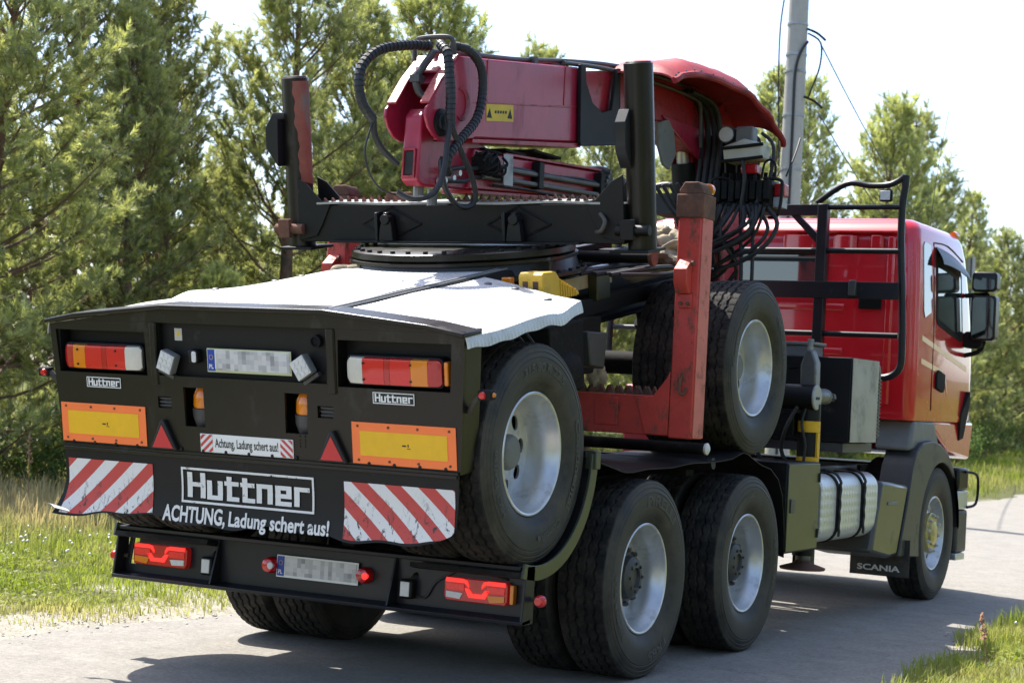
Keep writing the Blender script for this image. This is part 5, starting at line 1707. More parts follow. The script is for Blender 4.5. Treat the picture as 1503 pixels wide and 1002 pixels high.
# ================================================================== SETTING
def edge_l(y):
    return -1.98-.045*(y if y > 0 else y*.6)+.10*math.sin(y*1.3)+.06*math.sin(y*3.1+1)
def edge_r(y):
    return 2.28-.040*y+.09*math.sin(y*1.1+.5)+.06*math.sin(y*2.9)
def ground_z(x, y):
    l, r = edge_l(y), edge_r(y)
    if l-.05 < x < r+.05: return -.035
    d = (l-x) if x < l else (x-r)
    k = min(1, d/.5)
    return -.02+k*(.03+.02*math.sin(x*1.7+y*.9)+.02*math.sin(x*.6-y*1.3))+min(.25, max(0, d-1.5)*.02)
def line(fine0, fine1, step, far):
    a = list(np.arange(fine0, fine1+1e-6, step))
    lo = [fine0-1, fine0-3, fine0-8, fine0-20, fine0-60, -far]
    hi = [fine1+1, fine1+3, fine1+8, fine1+20, fine1+60, far]
    return sorted(lo)+a+hi
gx, gy = line(-16, 8, .25, 400), line(-10, 50, .4, 500)
mb = MB().sheet(lambda x, y: (x, y, ground_z(x, y)), gx, gy)
def ground_mat():
    m, nt, b = nodes_of('verge_soil')
    n1 = noise(nt, .9, 8, .7); n2 = noise(nt, 9, 8, .7); n3 = noise(nt, 60, 4, .6)
    sand = ramp(nt, n2, .3, .75, (.27, .24, .19), (.42, .39, .33))
    soil = ramp(nt, n2, .3, .7, (.06, .07, .025), (.13, .13, .05))
    tc = add(nt, 'ShaderNodeTexCoord'); sp = add(nt, 'ShaderNodeSeparateXYZ')
    nt.links.new(tc.outputs['Object'], sp.inputs[0])
    ab = add(nt, 'ShaderNodeMath', operation='ABSOLUTE'); nt.links.new(sp.outputs['X'], ab.inputs[0])
    mr = add(nt, 'ShaderNodeMapRange')       # turf takes over from the sandy shoulder
    mr.inputs['From Min'].default_value = 2.4; mr.inputs['From Max'].default_value = 4.6
    mr.inputs['To Min'].default_value = -.1; mr.inputs['To Max'].default_value = .45
    nt.links.new(ab.outputs[0], mr.inputs['Value'])
    ad = add(nt, 'ShaderNodeMath', operation='ADD'); nt.links.new(mr.outputs[0], ad.inputs[0]); nt.links.new(n1, ad.inputs[1])
    c = mixrgb(nt, ramp(nt, ad.outputs[0], .45, .58), sand, soil)
    c = mixrgb(nt, .35, c, ramp(nt, n3, .3, .7), 'OVERLAY')
    nt.links.new(c, b.inputs['Base Color'])
    b.inputs['Roughness'].default_value = .95
    b.inputs['Specular IOR Level'].default_value = .1
    bump(nt, n3, .6, .02, b)
    MATS['verge_soil'] = m
ground_mat()
g = obj('ground', mb, 'verge_soil', smooth=60); g['kind'] = 'structure'
def road_mat():
    m, nt, b = nodes_of('old_asphalt')
    n1 = noise(nt, .7, 6, .6); n2 = noise(nt, 120, 3, .6); n3 = noise(nt, 4, 8, .7)
    c = ramp(nt, n3, .3, .72, (.205, .193, .172), (.285, .267, .238))
    n4 = noise(nt, 38, 5, .75)
    c = mixrgb(nt, .6, c, ramp(nt, n4, .32, .66, (.30, .30, .30), (.70, .70, .69)), 'OVERLAY')
    agg = ramp(nt, n2, .35, .68, (.35, .35, .34), (.68, .67, .66))
    c = mixrgb(nt, .55, c, agg, 'OVERLAY')
    c = mixrgb(nt, ramp(nt, n1, .55, .8), c, (.27, .255, .225))
    vo = add(nt, 'ShaderNodeTexVoronoi', feature='DISTANCE_TO_EDGE')
    vo.inputs['Scale'].default_value = .8
    tc = add(nt, 'ShaderNodeTexCoord'); wp = add(nt, 'ShaderNodeMapping')
    nz = add(nt, 'ShaderNodeTexNoise'); nz.inputs['Scale'].default_value = 2.2; nz.inputs['Detail'].default_value = 6
    nt.links.new(tc.outputs['Object'], nz.inputs[0])
    sc = add(nt, 'ShaderNodeVectorMath', operation='MULTIPLY_ADD')
    nt.links.new(nz.outputs['Color'], sc.inputs[0]); sc.inputs[1].default_value = (.8, .8, .8)
    nt.links.new(tc.outputs['Object'], sc.inputs[2]); nt.links.new(sc.outputs[0], vo.inputs['Vector'])
    ck = ramp(nt, vo.outputs['Distance'], .0, .009, (.3, .3, .3), (0, 0, 0))
    c = mixrgb(nt, ck, c, (.10, .095, .085))
    nt.links.new(c, b.inputs['Base Color'])
    b.inputs['Roughness'].default_value = .88
    b.inputs['Specular IOR Level'].default_value = .3
    bump(nt, n2, .55, .006, b)
    MATS['old_asphalt'] = m
road_mat()
ys = list(np.arange(-30, 60, .25))+list(np.arange(60, 200, 4))
mb = MB()
mb.sheet(lambda y, u: (edge_l(y)+(edge_r(y)-edge_l(y))*u, y, .025*(u*(1-u)*4)-.025), ys, linsp(0, 1, 9), (0, 0, -.02))
# crown of the road is at z = 0 under the truck
rd = obj('road', mb, 'old_asphalt', smooth=60); rd['kind'] = 'structure'

# ------------------------------------------------------------------ foliage materials
def leaf_mat(name, c0, c1, trans=.45, rough=.55, gloss=.06):
    m = bpy.data.materials.new(name); m.use_nodes = True
    nt = m.node_tree; nt.nodes.clear()
    out = add(nt, 'ShaderNodeOutputMaterial')
    at_ = add(nt, 'ShaderNodeAttribute', attribute_name='tint')
    oi = add(nt, 'ShaderNodeObjectInfo')
    r = ramp(nt, at_.outputs['Fac'], 0, 1, c0, c1)
    hv = add(nt, 'ShaderNodeHueSaturation')
    mr = add(nt, 'ShaderNodeMapRange'); mr.inputs['To Min'].default_value = .82; mr.inputs['To Max'].default_value = 1.18
    nt.links.new(oi.outputs['Random'], mr.inputs['Value']); nt.links.new(mr.outputs[0], hv.inputs['Value'])
    nt.links.new(r, hv.inputs['Color'])
    d = add(nt, 'ShaderNodeBsdfDiffuse'); t = add(nt, 'ShaderNodeBsdfTranslucent'); gl = add(nt, 'ShaderNodeBsdfGlossy')
    gl.inputs['Roughness'].default_value = rough; gl.inputs['Color'].default_value = (.5, .5, .5, 1)
    nt.links.new(hv.outputs[0], d.inputs['Color']); nt.links.new(hv.outputs[0], t.inputs['Color'])
    m1 = add(nt, 'ShaderNodeMixShader'); m1.inputs[0].default_value = trans
    nt.links.new(d.outputs[0], m1.inputs[1]); nt.links.new(t.outputs[0], m1.inputs[2])
    m2 = add(nt, 'ShaderNodeMixShader'); m2.inputs[0].default_value = gloss
    nt.links.new(m1.outputs[0], m2.inputs[1]); nt.links.new(gl.outputs[0], m2.inputs[2])
    nt.links.new(m2.outputs[0], out.inputs[0])
    MATS[name] = m
leaf_mat('needles', (.195, .230, .084), (.70, .72, .21), .6, .42, .15)
leaf_mat('grass_blades', (.24, .31, .02), (.62, .50, .24), .55)
leaf_mat('leaves', (.06, .12, .025), (.18, .26, .05), .5)
mat('pine_bark', (.20, .11, .065), .9, var=.35, vscale=9, bmp=.6, bscale=25, dirt=(.09, .07, .055), dirt_at=(.45, .65))
mat('sorrel_red', (.36, .19, .10), .8, var=.25, vscale=30)
mat('petal', (.75, .75, .70), .7)

def raw_mesh(name, V, F, m, tint=None, smooth=False):
    """V (n,3) float, F (k,3) int triangles"""
    me = bpy.data.meshes.new(name)
    me.vertices.add(len(V)); me.vertices.foreach_set('co', V.astype(np.float32).ravel())
    me.loops.add(len(F)*3); me.loops.foreach_set('vertex_index', F.astype(np.int32).ravel())
    me.polygons.add(len(F)); me.polygons.foreach_set('loop_start', np.arange(0, len(F)*3, 3, dtype=np.int32))
    me.update(calc_edges=True)
    me.materials.append(MATS[m])
    if tint is not None:
        a = me.attributes.new('tint', 'FLOAT', 'POINT'); a.data.foreach_set('value', tint.astype(np.float32))
    if smooth: me.polygons.foreach_set('use_smooth', [True]*len(F))
    return me
def norm(a):
    return a/np.maximum(np.linalg.norm(a, axis=-1, keepdims=True), 1e-9)

# ------------------------------------------------------------------ pines
def pine(seed, H, Rm, base, dens=1.0, bare=.0):
    rg = np.random.default_rng(seed)
    wood = MB()
    lean = rg.uniform(-.05, .05, 2)
    def axis(z):
        t = z/H
        return Vector((lean[0]*z+.10*math.sin(2.2*t+seed), lean[1]*z+.10*math.sin(1.7*t+2*seed), z))
    wood.tube([axis(z) for z in linsp(0, H, 14)], lambda t: .012+.115*(H/8)*(1-t)**.9, 8, 1)
    sp, sd, sl, st = [], [], [], []          # shoots: position, direction, length, tint
    z = base
    while z < H*.985:
        t = z/H
        nb = int(rg.integers(4, 7))
        a0 = rg.uniform(0, 6.28)
        for k in range(nb):
            if rg.random() < bare*(1-t): continue
            az = a0+6.283*k/nb+rg.normal(0, .18)
            prof = (1-t)**.60*min(1, .62+t*2.0)
            L = Rm*prof*rg.uniform(.62, 1.12)+.16
            el = math.radians(8+48*t**1.5+rg.normal(0, 7)-(12 if t < .25 else 0))
            P = []; p = axis(z+rg.uniform(-.06, .06)); nseg = 6
            d = Vector((math.cos(az)*math.cos(el), math.sin(az)*math.cos(el), math.sin(el)))
            for q in range(nseg+1):
                P.append(p.copy())
                d = (d+Vector((rg.normal(0, .09), rg.normal(0, .09), .10+rg.normal(0, .05)))).normalized()
                p = p+d*(L/nseg)
            wood.tube(P, lambda u, L=L: .004+.012*L*(1-u), 4, 1, cap=False)
            Pn = np.array([list(v) for v in P])
            nsub = max(4, int(L*9*dens))
            for q in range(nsub):
                u = .22+.78*(q+rg.random())/nsub
                i = min(int(u*nseg), nseg-1); f = u*nseg-i
                o = Pn[i]*(1-f)+Pn[i+1]*f
                bd_ = Pn[i+1]-Pn[i]; bd_ = bd_/np.linalg.norm(bd_)
                side = np.cross(bd_, (0, 0, 1)); side /= max(1e-6, np.linalg.norm(side))
                dr = bd_*rg.uniform(.5, 1.0)+side*(1 if q % 2 else -1)*rg.uniform(.5, 1.1)+np.array((0, 0, rg.uniform(.05, .55)))
                dr /= np.linalg.norm(dr)
                l2 = L*rg.uniform(.16, .34)*(1.25-.7*u)+.08
                e = o+dr*l2
                wood.tube([tuple(o), tuple(o*.5+e*.5-np.array((0, 0, .01))), tuple(e)], .0035, 3, 1, cap=False)
                ns = max(4, int(l2/.07*dens))
                for w in range(ns):
                    v = .60+.40*(w+1)/ns if w % 3 else .35+.65*(w+1)/ns
                    sdv = dr*.6+rg.normal(0, .62, 3)+np.array((0, 0, .42)); sdv /= np.linalg.norm(sdv)
                    sp.append(o+(e-o)*v); sd.append(sdv); sl.append(rg.uniform(.10, .20)*(1.2 if w == ns-1 else .85))
                    st.append(np.clip(rg.normal(.34, .18)+(.12+.5*rg.random() if w == ns-1 else 0)+.12*t, 0, 1))
            sp.append(Pn[-1]); sd.append(norm(Pn[-1]-Pn[-2]+np.array((0, 0, .3)))); sl.append(.2); st.append(.6)
        z += rg.uniform(.30, .44)*(1.05-.3*t)*(H/7)
    top = axis(H); sp.append(np.array(top)); sd.append(np.array((0, 0, 1.))); sl.append(.3); st.append(.6)
    sp, sd, sl, st = map(np.array, (sp, sd, sl, st))
    N, K = len(sp), 34
    u = (np.arange(K)+.5)/K
    s1 = norm(np.cross(sd, np.array((.31, .73, .61)))); s2 = np.cross(sd, s1)
    ang = rg.uniform(0, 6.283, (N, K)); u_ = np.broadcast_to(u, (N, K))+rg.normal(0, .03, (N, K))
    op = np.radians(rg.uniform(28, 62, (N, K)))
    op = op*(1.1-.45*u_)
    rad = np.cos(ang)[..., None]*s1[:, None]+np.sin(ang)[..., None]*s2[:, None]
    nd = np.cos(op)[..., None]*sd[:, None]+np.sin(op)[..., None]*rad
    ln = rg.uniform(.06, .10, (N, K))
    o = sp[:, None]+sd[:, None]*(sl[:, None]*u_)[..., None]
    wv = norm(np.cross(nd, rg.normal(0, 1, (N, K, 3))))*.0062
    V = np.stack([o-wv, o+wv, o+nd*ln[..., None]], 2).reshape(-1, 3)
    F = np.arange(N*K*3).reshape(-1, 3)
    ti = np.repeat(np.clip(st[:, None]+rg.normal(0, .06, (N, K)), 0, 1).ravel(), 3)
    crown = raw_mesh('crown', V, F, 'needles', ti)
    trunk = make_mesh('trunk', wood, 'pine_bark', smooth=60, fix=False)
    return trunk, crown, N
protos = [pine(1, 9.0, 2.5, .9, bare=.4), pine(2, 7.6, 2.4, .35, bare=.18), pine(3, 8.4, 2.7, 1.0, bare=.42), pine(4, 6.8, 2.4, .3, bare=.1), pine(5, 7.2, 2.2, .4, bare=.2), pine(6, 3.4, 1.3, .2)]
def plant_pine(k, x, y, rz, s, label, group):
    t_ = bpy.data.objects.new('pine_tree', None); t_.empty_display_size = .3
    C.objects.link(t_)
    t_.location = (x, y, ground_z(x, y)-.03); t_.rotation_euler = (0, 0, rz); t_.scale = (s, s, s)
    for nm, me in (('trunk', protos[k][0]), ('crown', protos[k][1])):
        c_ = bpy.data.objects.new(nm, me); C.objects.link(c_); c_.parent = t_
    tag(t_, label, 'pine tree', group)
FRONT = [  # kind, x, y, turn, size, label
    (3, -9.7, 6.0, .3, .98, 'bright bushy pine at the left edge, nearest of the wood'),
    (2, -12.6, 10.6, 1.9, 1.12, 'tall dark pine behind the bright pine at the left edge'),
    (4, -11.0, 10.0, 4.4, .84, 'lower pine below the sky gap, behind the left tail light of the trailer'),
    (0, -11.9, 12.0, 2.2, .80, 'slender pine with a thin bare trunk, left of the black bunk post'),
    (2, -10.9, 13.4, 5.2, 1.0, 'big pine with a brown trunk right behind the left bunk post'),
    (1, -11.2, 15.6, 1.4, .96, 'pine showing inside the loop of the wrapped hose'),
    (3, -10.4, 16.8, 3.3, 1.20, 'bushy pine behind the raised end of the red boom'),
    (4, -10.6, 20.0, .8, 1.04, 'pine with its tip just above the red main boom'),
    (1, -10.8, 23.4, 2.9, .98, 'pine seen through the gap below the red main boom'),
    (4, -10.7, 27.0, 1.1, .96, 'pine standing behind the red hood of the crane'),
    (3, -10.9, 30.6, 5.6, 1.05, 'bushy pine just to the left of the concrete pole'),
    (1, -11.2, 34.0, 4.1, 1.24, 'pine right behind the concrete pole'),
    (0, -11.4, 37.6, 3.0, 1.09, 'pine rising behind the bent hand rail of the cab guard'),
    (3, -11.0, 42.0, .4, 1.46, 'broad pine above the cab roof, under the overhead cables'),
    (4, -11.1, 47.0, 2.4, 1.46, 'tall pointed pine above the right side of the cab roof'),
    (1, -11.3, 52.5, 3.7, 1.12, 'pine behind the wing mirror of the cab'),
    (3, -11.2, 58.0, 5.0, 1.15, 'second last pine of the roadside row, by the right edge'),
    (1, -11.6, 64.0, 1.0, 1.05, 'farthest pine of the roadside row, at the right edge'),
]
for (k, x, y, rz, s, lb_) in FRONT:
    plant_pine(k, x, y, rz, s, lb_, 'pines of the front row along the road')
rp = random.Random(21)
for row, (x0, dy, y1) in enumerate(((-13.6, 3.3, 84), (-16.6, 3.9, 86), (-20.0, 4.8, 88))):
    y = 3.0+row*1.5
    while y < y1:
        k = rp.choice((0, 1, 2, 3, 4))
        hs_ = {0: .78, 1: .92, 2: .86, 3: 1.0, 4: .96}[k]*(1.0 if 17 < y < 32 else 1.12)
        bx_, by_ = x0+rp.uniform(-.7, .7)-.03*y, y+rp.uniform(-.7, .7)
        if -44 < math.degrees(math.atan2(bx_-5.35, by_+9.15)) < -37.5: hs_ *= .66      # low growth leaves a gap of sky
        plant_pine(k, bx_, by_, rp.uniform(0, 6.28), hs_*rp.uniform(.92, 1.1),
                   'pine in the wood behind the front row along the road', 'pines in the wood behind the front row')
        y += dy
for i, (x, y, s, lb_) in enumerate(((-9.3, 9.6, .75, 'low young pine in front of the wood behind the trailer panel'), (-9.2, 33.5, .8, 'small young pine beside the road behind the cab'),
                                   (-9.6, 49.5, .62, 'small young pine on the verge at the right edge'))):
    plant_pine(5, x, y, i*1.7, s, lb_, 'small pines on the verge')

# ------------------------------------------------------------------ grass and flowers
def blades(name, pts, hgt, wid, tint, label, cat, bend=.45, seed=3):
    rg = np.random.default_rng(seed)
    n = len(pts)
    az = rg.uniform(0, 6.283, n); h = hgt*rg.uniform(.35, 1.25, n)*np.clip(.85+.45*vnoise(pts[:, 0], pts[:, 1], 4.3, seed)+.35*vnoise(pts[:, 0], pts[:, 1], 11, seed+1), .3, 2)
    d = np.stack([np.cos(az), np.sin(az), np.zeros(n)], -1)
    s = np.stack([-np.sin(az), np.cos(az), np.zeros(n)], -1)*(wid*rg.uniform(.6, 1.3, n))[:, None]
    b_ = (rg.uniform(.05, bend, n)*h)[:, None]
    up = np.array((0, 0, 1.))
    p0 = pts; p1 = pts+up*(h*.55)[:, None]+d*b_*.35; p2 = pts+up*(h*.97)[:, None]*(1-.25*(b_/h[:, None]))+d*b_
    V = np.stack([p0-s, p0+s, p1-s*.75, p1+s*.75, p2], 1).reshape(-1, 3)
    i = np.arange(n)[:, None]*5
    F = np.concatenate([i+np.array([[0, 1, 3]]), i+np.array([[0, 3, 2]]), i+np.array([[2, 3, 4]])], 1).reshape(-1, 3)
    ti = np.repeat(np.clip(tint+rg.normal(0, .07, n), 0, 1), 5)
    me = raw_mesh(name, V, F, 'grass_blades', ti)
    o = bpy.data.objects.new(name, me); C.objects.link(o)
    tag(o, label, cat, kind='stuff')
    return o
def vnoise(x, y, s, seed=0):
    return (np.sin(x*s+seed*1.7+1.3*np.sin(y*s*.8+seed))+np.sin(y*s*1.13+.7+seed*2.1+1.1*np.sin(x*s*.7)))/2
gzv = np.vectorize(ground_z); elv = np.vectorize(edge_l); erv = np.vectorize(edge_r)
def scatter(n, x0, x1, y0, y1, keep, seed):
    rg = np.random.default_rng(seed)
    x = rg.uniform(x0, x1, n); y = rg.uniform(y0, y1, n)
    k = keep(x, y) > rg.random(n)
    x, y = x[k], y[k]
    return np.stack([x, y, gzv(x, y)-.01], -1)
# left verge: short grass by the road with sandy gaps, then meadow, then dry tall grass before the wood
def keep_short(x, y):
    d = elv(y)-x
    patch = np.clip((vnoise(x, y, 3.1, 1)+vnoise(x, y, 7.7, 2)*.6+.25)*1.6, 0, 1)
    return np.where(d < .02, 0, np.clip((d-.0)/.5, .10, 1)*(.34+.66*patch))*(d < 3.2)
P = scatter(330000, -6.5, -1.6, -5, 16, keep_short, 1)
tn = .20+.20*vnoise(P[:, 0], P[:, 1], 1.9, 4)+.12*vnoise(P[:, 0], P[:, 1], 6, 5)
blades('verge_grass', P, .085, .0042, tn, 'short yellow-green grass along the left edge of the road', 'grass', .8, 2)
def keep_tall(x, y):
    d = elv(y)-x
    return np.clip((d-1.6)/1.5, 0, 1)*np.clip(.6+.5*vnoise(x, y, 1.4, 7), .15, 1)
P = scatter(150000, -11.5, -3.2, -5, 20, keep_tall, 5)
dd = elv(P[:, 1])-P[:, 0]
tn = np.clip(.14+.85*np.clip((dd-2.8)/1.7, 0, 1)*np.clip(.55+.6*vnoise(P[:, 0], P[:, 1], 1.1, 9), 0, 1), 0, .95)
hh = np.clip(.09+.045*(dd-1.5), .08, .30)
o = blades('meadow_grass', P, hh, .0055, tn, 'tall straw-coloured meadow grass in front of the pines at the left', 'grass', .5, 6)
P = scatter(70000, -12.5, -2.2, 16, 62, lambda x, y: np.clip((elv(y)-x-.1)/1.5, 0, 1)*.9, 8)
tn = np.clip(.16+.25*vnoise(P[:, 0], P[:, 1], .6, 3), 0, 1)
blades('far_verge_grass', P, .26, .013, tn, 'green grass on the far verge beyond the cab', 'grass', .5, 9)
def keep_right(x, y):
    d = x-erv(y)
    patch = np.clip((vnoise(x, y, 3.7, 3)+vnoise(x, y, 9, 6)*.6+.55)*1.5, 0, 1)
    return np.where(d < -.03, 0, np.clip((d+.05)/.45, .08, 1)*(.15+.85*patch))
P = scatter(190000, 1.9, 4.3, -3.5, 9.5, keep_right, 12)
tn = .20+.16*vnoise(P[:, 0], P[:, 1], 2.4, 8)+.16*vnoise(P[:, 0], P[:, 1], 7, 1)
blades('near_verge_grass', P, .12, .0034, tn, 'bright grass on the near right verge in the bottom right corner', 'grass', .8, 14)
P = scatter(80000, 4.1, 10.5, -7, 9.5, lambda x, y: np.clip(.75+.3*vnoise(x, y, 2.1, 4), 0, 1), 18)
blades('field_grass', P, .15, .007, np.clip(.22+.2*vnoise(P[:, 0], P[:, 1], 1.3, 5), 0, 1), 'grass of the field beside the near verge', 'grass', .7, 19)
P = scatter(40000, 1.6, 10.5, 9.5, 45, lambda x, y: np.clip((x-erv(y)-.05)/.6, 0, 1), 15)
blades('right_verge_grass', P, .2, .012, np.full(len(P), .25), 'grass on the right verge ahead of the truck', 'grass', .6, 16)
# low broad leaves between the blades
def low_leaves(name, P, size, label, seed):
    rg = np.random.default_rng(seed); n = len(P)
    c_ = P+np.stack([np.zeros(n), np.zeros(n), rg.uniform(.02, .09, n)], -1)
    d = norm(rg.normal(0, 1, (n, 3))*np.array((1, 1, .35))+np.array((0, 0, .25))); w_ = norm(np.cross(d, np.array((0, 0, 1.))+rg.normal(0, .35, (n, 3))))
    l = rg.uniform(.5, 1.3, n)[:, None]*size
    V = np.stack([c_-d*l*.5, c_+w_*l*.32, c_+d*l*.5, c_-w_*l*.32], 1).reshape(-1, 3)
    i = np.arange(n)[:, None]*4
    F = np.concatenate([i+np.array([[0, 1, 2]]), i+np.array([[0, 2, 3]])], 1).reshape(-1, 3)
    me = raw_mesh(name, V, F, 'grass_blades', np.repeat(np.clip(rg.normal(.10, .12, n), 0, 1), 4))
    o = bpy.data.objects.new(name, me); C.objects.link(o); tag(o, label, 'weeds', kind='stuff')
low_leaves('clover_leaves', scatter(60000, -6.5, -1.8, -5, 14, lambda x, y: np.clip(vnoise(x, y, 2.3, 6)+.3, 0, 1)*np.clip((elv(y)-x-.15)/.6, 0, 1), 41), .035, 'low leafy weeds in the left verge', 42)
low_leaves('plantain_leaves', scatter(40000, 1.9, 4.3, -3.5, 9.5, lambda x, y: np.clip(vnoise(x, y, 3.3, 2)+.3, 0, 1)*np.clip((x-erv(y)-.05)/.4, 0, 1), 43), .032, 'low leafy weeds in the near right verge', 44)
# clover and yarrow flowers
def flowers(name, n, x0, x1, y0, y1, keep, seed, label):
    P = scatter(n, x0, x1, y0, y1, keep, seed)
    rg = np.random.default_rng(seed+1)
    Vs = []; Fs = []; b0 = 0
    for p in P:
        h = rg.uniform(.10, .26); r = rg.uniform(.007, .015)
        c_ = p+np.array((0, 0, h))
        a = np.linspace(0, 2*np.pi, 7)[:-1]
        ring = np.stack([c_[0]+r*np.cos(a), c_[1]+r*np.sin(a), np.full(6, c_[2])+rg.normal(0, .004, 6)], -1)
        V = np.vstack([c_+np.array((0, 0, .012)), ring, c_-np.array((0, 0, .012))])
        F = [(0, 1+k, 1+(k+1) % 6) for k in range(6)]+[(7, 1+(k+1) % 6, 1+k) for k in range(6)]
        Vs.append(V); Fs.append(np.array(F)+b0); b0 += 8
    me = raw_mesh(name, np.vstack(Vs), np.vstack(Fs), 'petal')
    o = bpy.data.objects.new(name, me); C.objects.link(o); tag(o, label, 'flowers', kind='stuff')
flowers('white_clover', 1800, -6.5, -2.6, -3, 10, lambda x, y: np.clip(vnoise(x, y, 1.7, 2)*.9, 0, 1)*((elv(y)-x) < 4), 31, 'small white flowers in the grass left of the truck')
flowers('pale_clover', 130, 2.2, 4, -1, 8, lambda x, y: np.clip(vnoise(x, y, 3, 5), 0, 1)*(x > erv(y)+.1), 35, 'small pale flowers in the near right verge')
# pebbles and loose sand on the road edge
def pebbles():
    rg = np.random.default_rng(77)
    V = []; F = []; b0 = 0
    for k in range(800):
        y = rg.uniform(-4, 14); left = rg.random() < .65
        x = edge_l(y)+abs(rg.normal(0, .16))-.10 if left else edge_r(y)-abs(rg.normal(0, .12))+.12
        r = rg.uniform(.004, .013)
        z = max(ground_z(x, y), -.028)
        q = np.array([(1, 0, 0), (0, 1, 0), (-1, 0, 0), (0, -1, 0), (0, 0, .8), (0, 0, -.6)])*r*rg.uniform(.7, 1.3, (6, 3))
        a = rg.uniform(0, 6.28); c_, s_ = np.cos(a), np.sin(a)
        q = q@np.array([[c_, -s_, 0], [s_, c_, 0], [0, 0, 1]])+np.array((x, y, z+r*.7))
        V.append(q); F.append(np.array([(0, 1, 4), (1, 2, 4), (2, 3, 4), (3, 0, 4), (1, 0, 5), (2, 1, 5), (3, 2, 5), (0, 3, 5)])+b0); b0 += 6
    me = raw_mesh('pebbles', np.vstack(V), np.vstack(F), 'concrete')
    o = bpy.data.objects.new('pebbles', me); C.objects.link(o); tag(o, 'scattered pebbles and sand along the road edges', 'pebbles', kind='stuff')
pebbles()

# ------------------------------------------------------------------ single plants
def sorrel(x, y, h, seed, label):
    rs = random.Random(seed)
    t_ = thing('sorrel_plant', label, 'plant', (x, y, ground_z(x, y)-.01), 'sorrel stalks on the verges')
    lx, ly = rs.uniform(-.05, .05), rs.uniform(-.05, .05)
    ax = lambda u: Vector((lx*u+.01*math.sin(3*u+seed), ly*u, h*u))
    obj('stem', MB().tube([ax(u) for u in linsp(0, 1, 7)], lambda t: .0035*(1.2-.7*t), 5, 1), 'sorrel_red', t_)
    mb = MB()
    for k in range(70):
        u = rs.uniform(.62, 1.0); p = ax(u); r = .05*(1.02-u)*h/.4+.008
        a = rs.uniform(0, 6.28); q = p+Vector((math.cos(a)*r*rs.random(), math.sin(a)*r*rs.random(), rs.uniform(-.01, .02)))
        s = rs.uniform(.004, .009)
        mb.poly([q+Vector((s, 0, 0)), q+Vector((0, s, s)), q+Vector((-s, 0, 0)), q+Vector((0, -s, -s))])
    obj('seed_head', mb, 'sorrel_red', t_, smooth=0)
    mb = MB()
    for k in range(6):
        a = rs.uniform(0, 6.28); u = rs.uniform(.03, .4); p = ax(u); l = rs.uniform(.06, .13)*h/.4
        d = Vector((math.cos(a), math.sin(a), .5)); w_ = Vector((-math.sin(a), math.cos(a), 0))*.012
        mb.poly([p, p+d*l*.5+w_, p+d*l, p+d*l*.5-w_])
    lf = obj('leaf', mb, 'leaves', t_, smooth=0)
sorrel(2.62, 1.84, .34, 1, 'tall rusty sorrel stalk in the bottom right corner, leftmost of the group')
sorrel(2.58, 3.10, .30, 2, 'rusty sorrel stalk in the near verge, middle of the group')
sorrel(2.60, 3.75, .34, 3, 'rusty sorrel stalk at the right edge of the picture')
sorrel(-7.5, 4.6, .75, 4, 'reddish sorrel plant in the dry grass at the left edge')
def shrub(x, y, s, n, seed, label, kind='leafy_shrub'):
    rg = np.random.default_rng(seed)
    t_ = thing(kind, label, 'shrub', (x, y, ground_z(x, y)), 'leafy shrubs at the wood edge')
    mb = MB(); tips = []
    for k in range(14):
        a = rg.uniform(0, 6.28); e = rg.uniform(.5, 1.3); d = Vector((math.cos(a)*math.cos(e), math.sin(a)*math.cos(e), math.sin(e)))
        L = s*rg.uniform(.6, 1.1); P = [Vector((0, 0, 0)), d*L*.5+Vector((0, 0, .05)), d*L]
        mb.tube(P, .008*s, 4, 2); tips += [P[1], P[2], P[1]*.5+P[2]*.5, P[2]*.8]
    obj('stems', mb, 'pine_bark', t_)
    tips = np.array([list(v) for v in tips])
    c_ = tips[rg.integers(0, len(tips), n)]+rg.normal(0, .16*s, (n, 3))
    c_[:, 2] = np.maximum(c_[:, 2], .03)
    d = norm(rg.normal(0, 1, (n, 3))+np.array((0, 0, .3))); w_ = norm(np.cross(d, rg.normal(0, 1, (n, 3))))
    l = rg.uniform(.04, .08, n)[:, None]
    V = np.stack([c_-d*l*.5, c_+w_*l*.3, c_+d*l*.5, c_-w_*l*.3], 1).reshape(-1, 3)
    i = np.arange(n)[:, None]*4
    F = np.concatenate([i+np.array([[0, 1, 2]]), i+np.array([[0, 2, 3]])], 1).reshape(-1, 3)
    me = raw_mesh('crown', V, F, 'leaves', np.repeat(rg.random(n), 4))
    o = bpy.data.objects.new('crown', me); C.objects.link(o); o.parent = t_
shrub(-7.6, 38.5, 1.1, 2600, 1, 'round light green shrub beside the far road, right of the front wheel')
shrub(-8.8, 45.5, 1.3, 2600, 2, 'light green shrub at the foot of the pines at the right edge')
shrub(-9.9, 52.0, 1.5, 3200, 6, 'dark green shrub under the last pines by the right edge')
shrub(-10.3, 60.0, 1.6, 3200, 7, 'farthest shrub at the foot of the wood, at the right edge')
shrub(-9.3, 6.6, .8, 2200, 3, 'low leafy shrub at the wood edge left of the trailer panel')
shrub(-8.6, 10.8, .9, 2200, 4, 'low leafy shrub behind the lower left corner of the trailer flap')
shrub(-9.6, 4.4, .9, 2400, 5, 'low leafy shrub at the left edge of the picture')

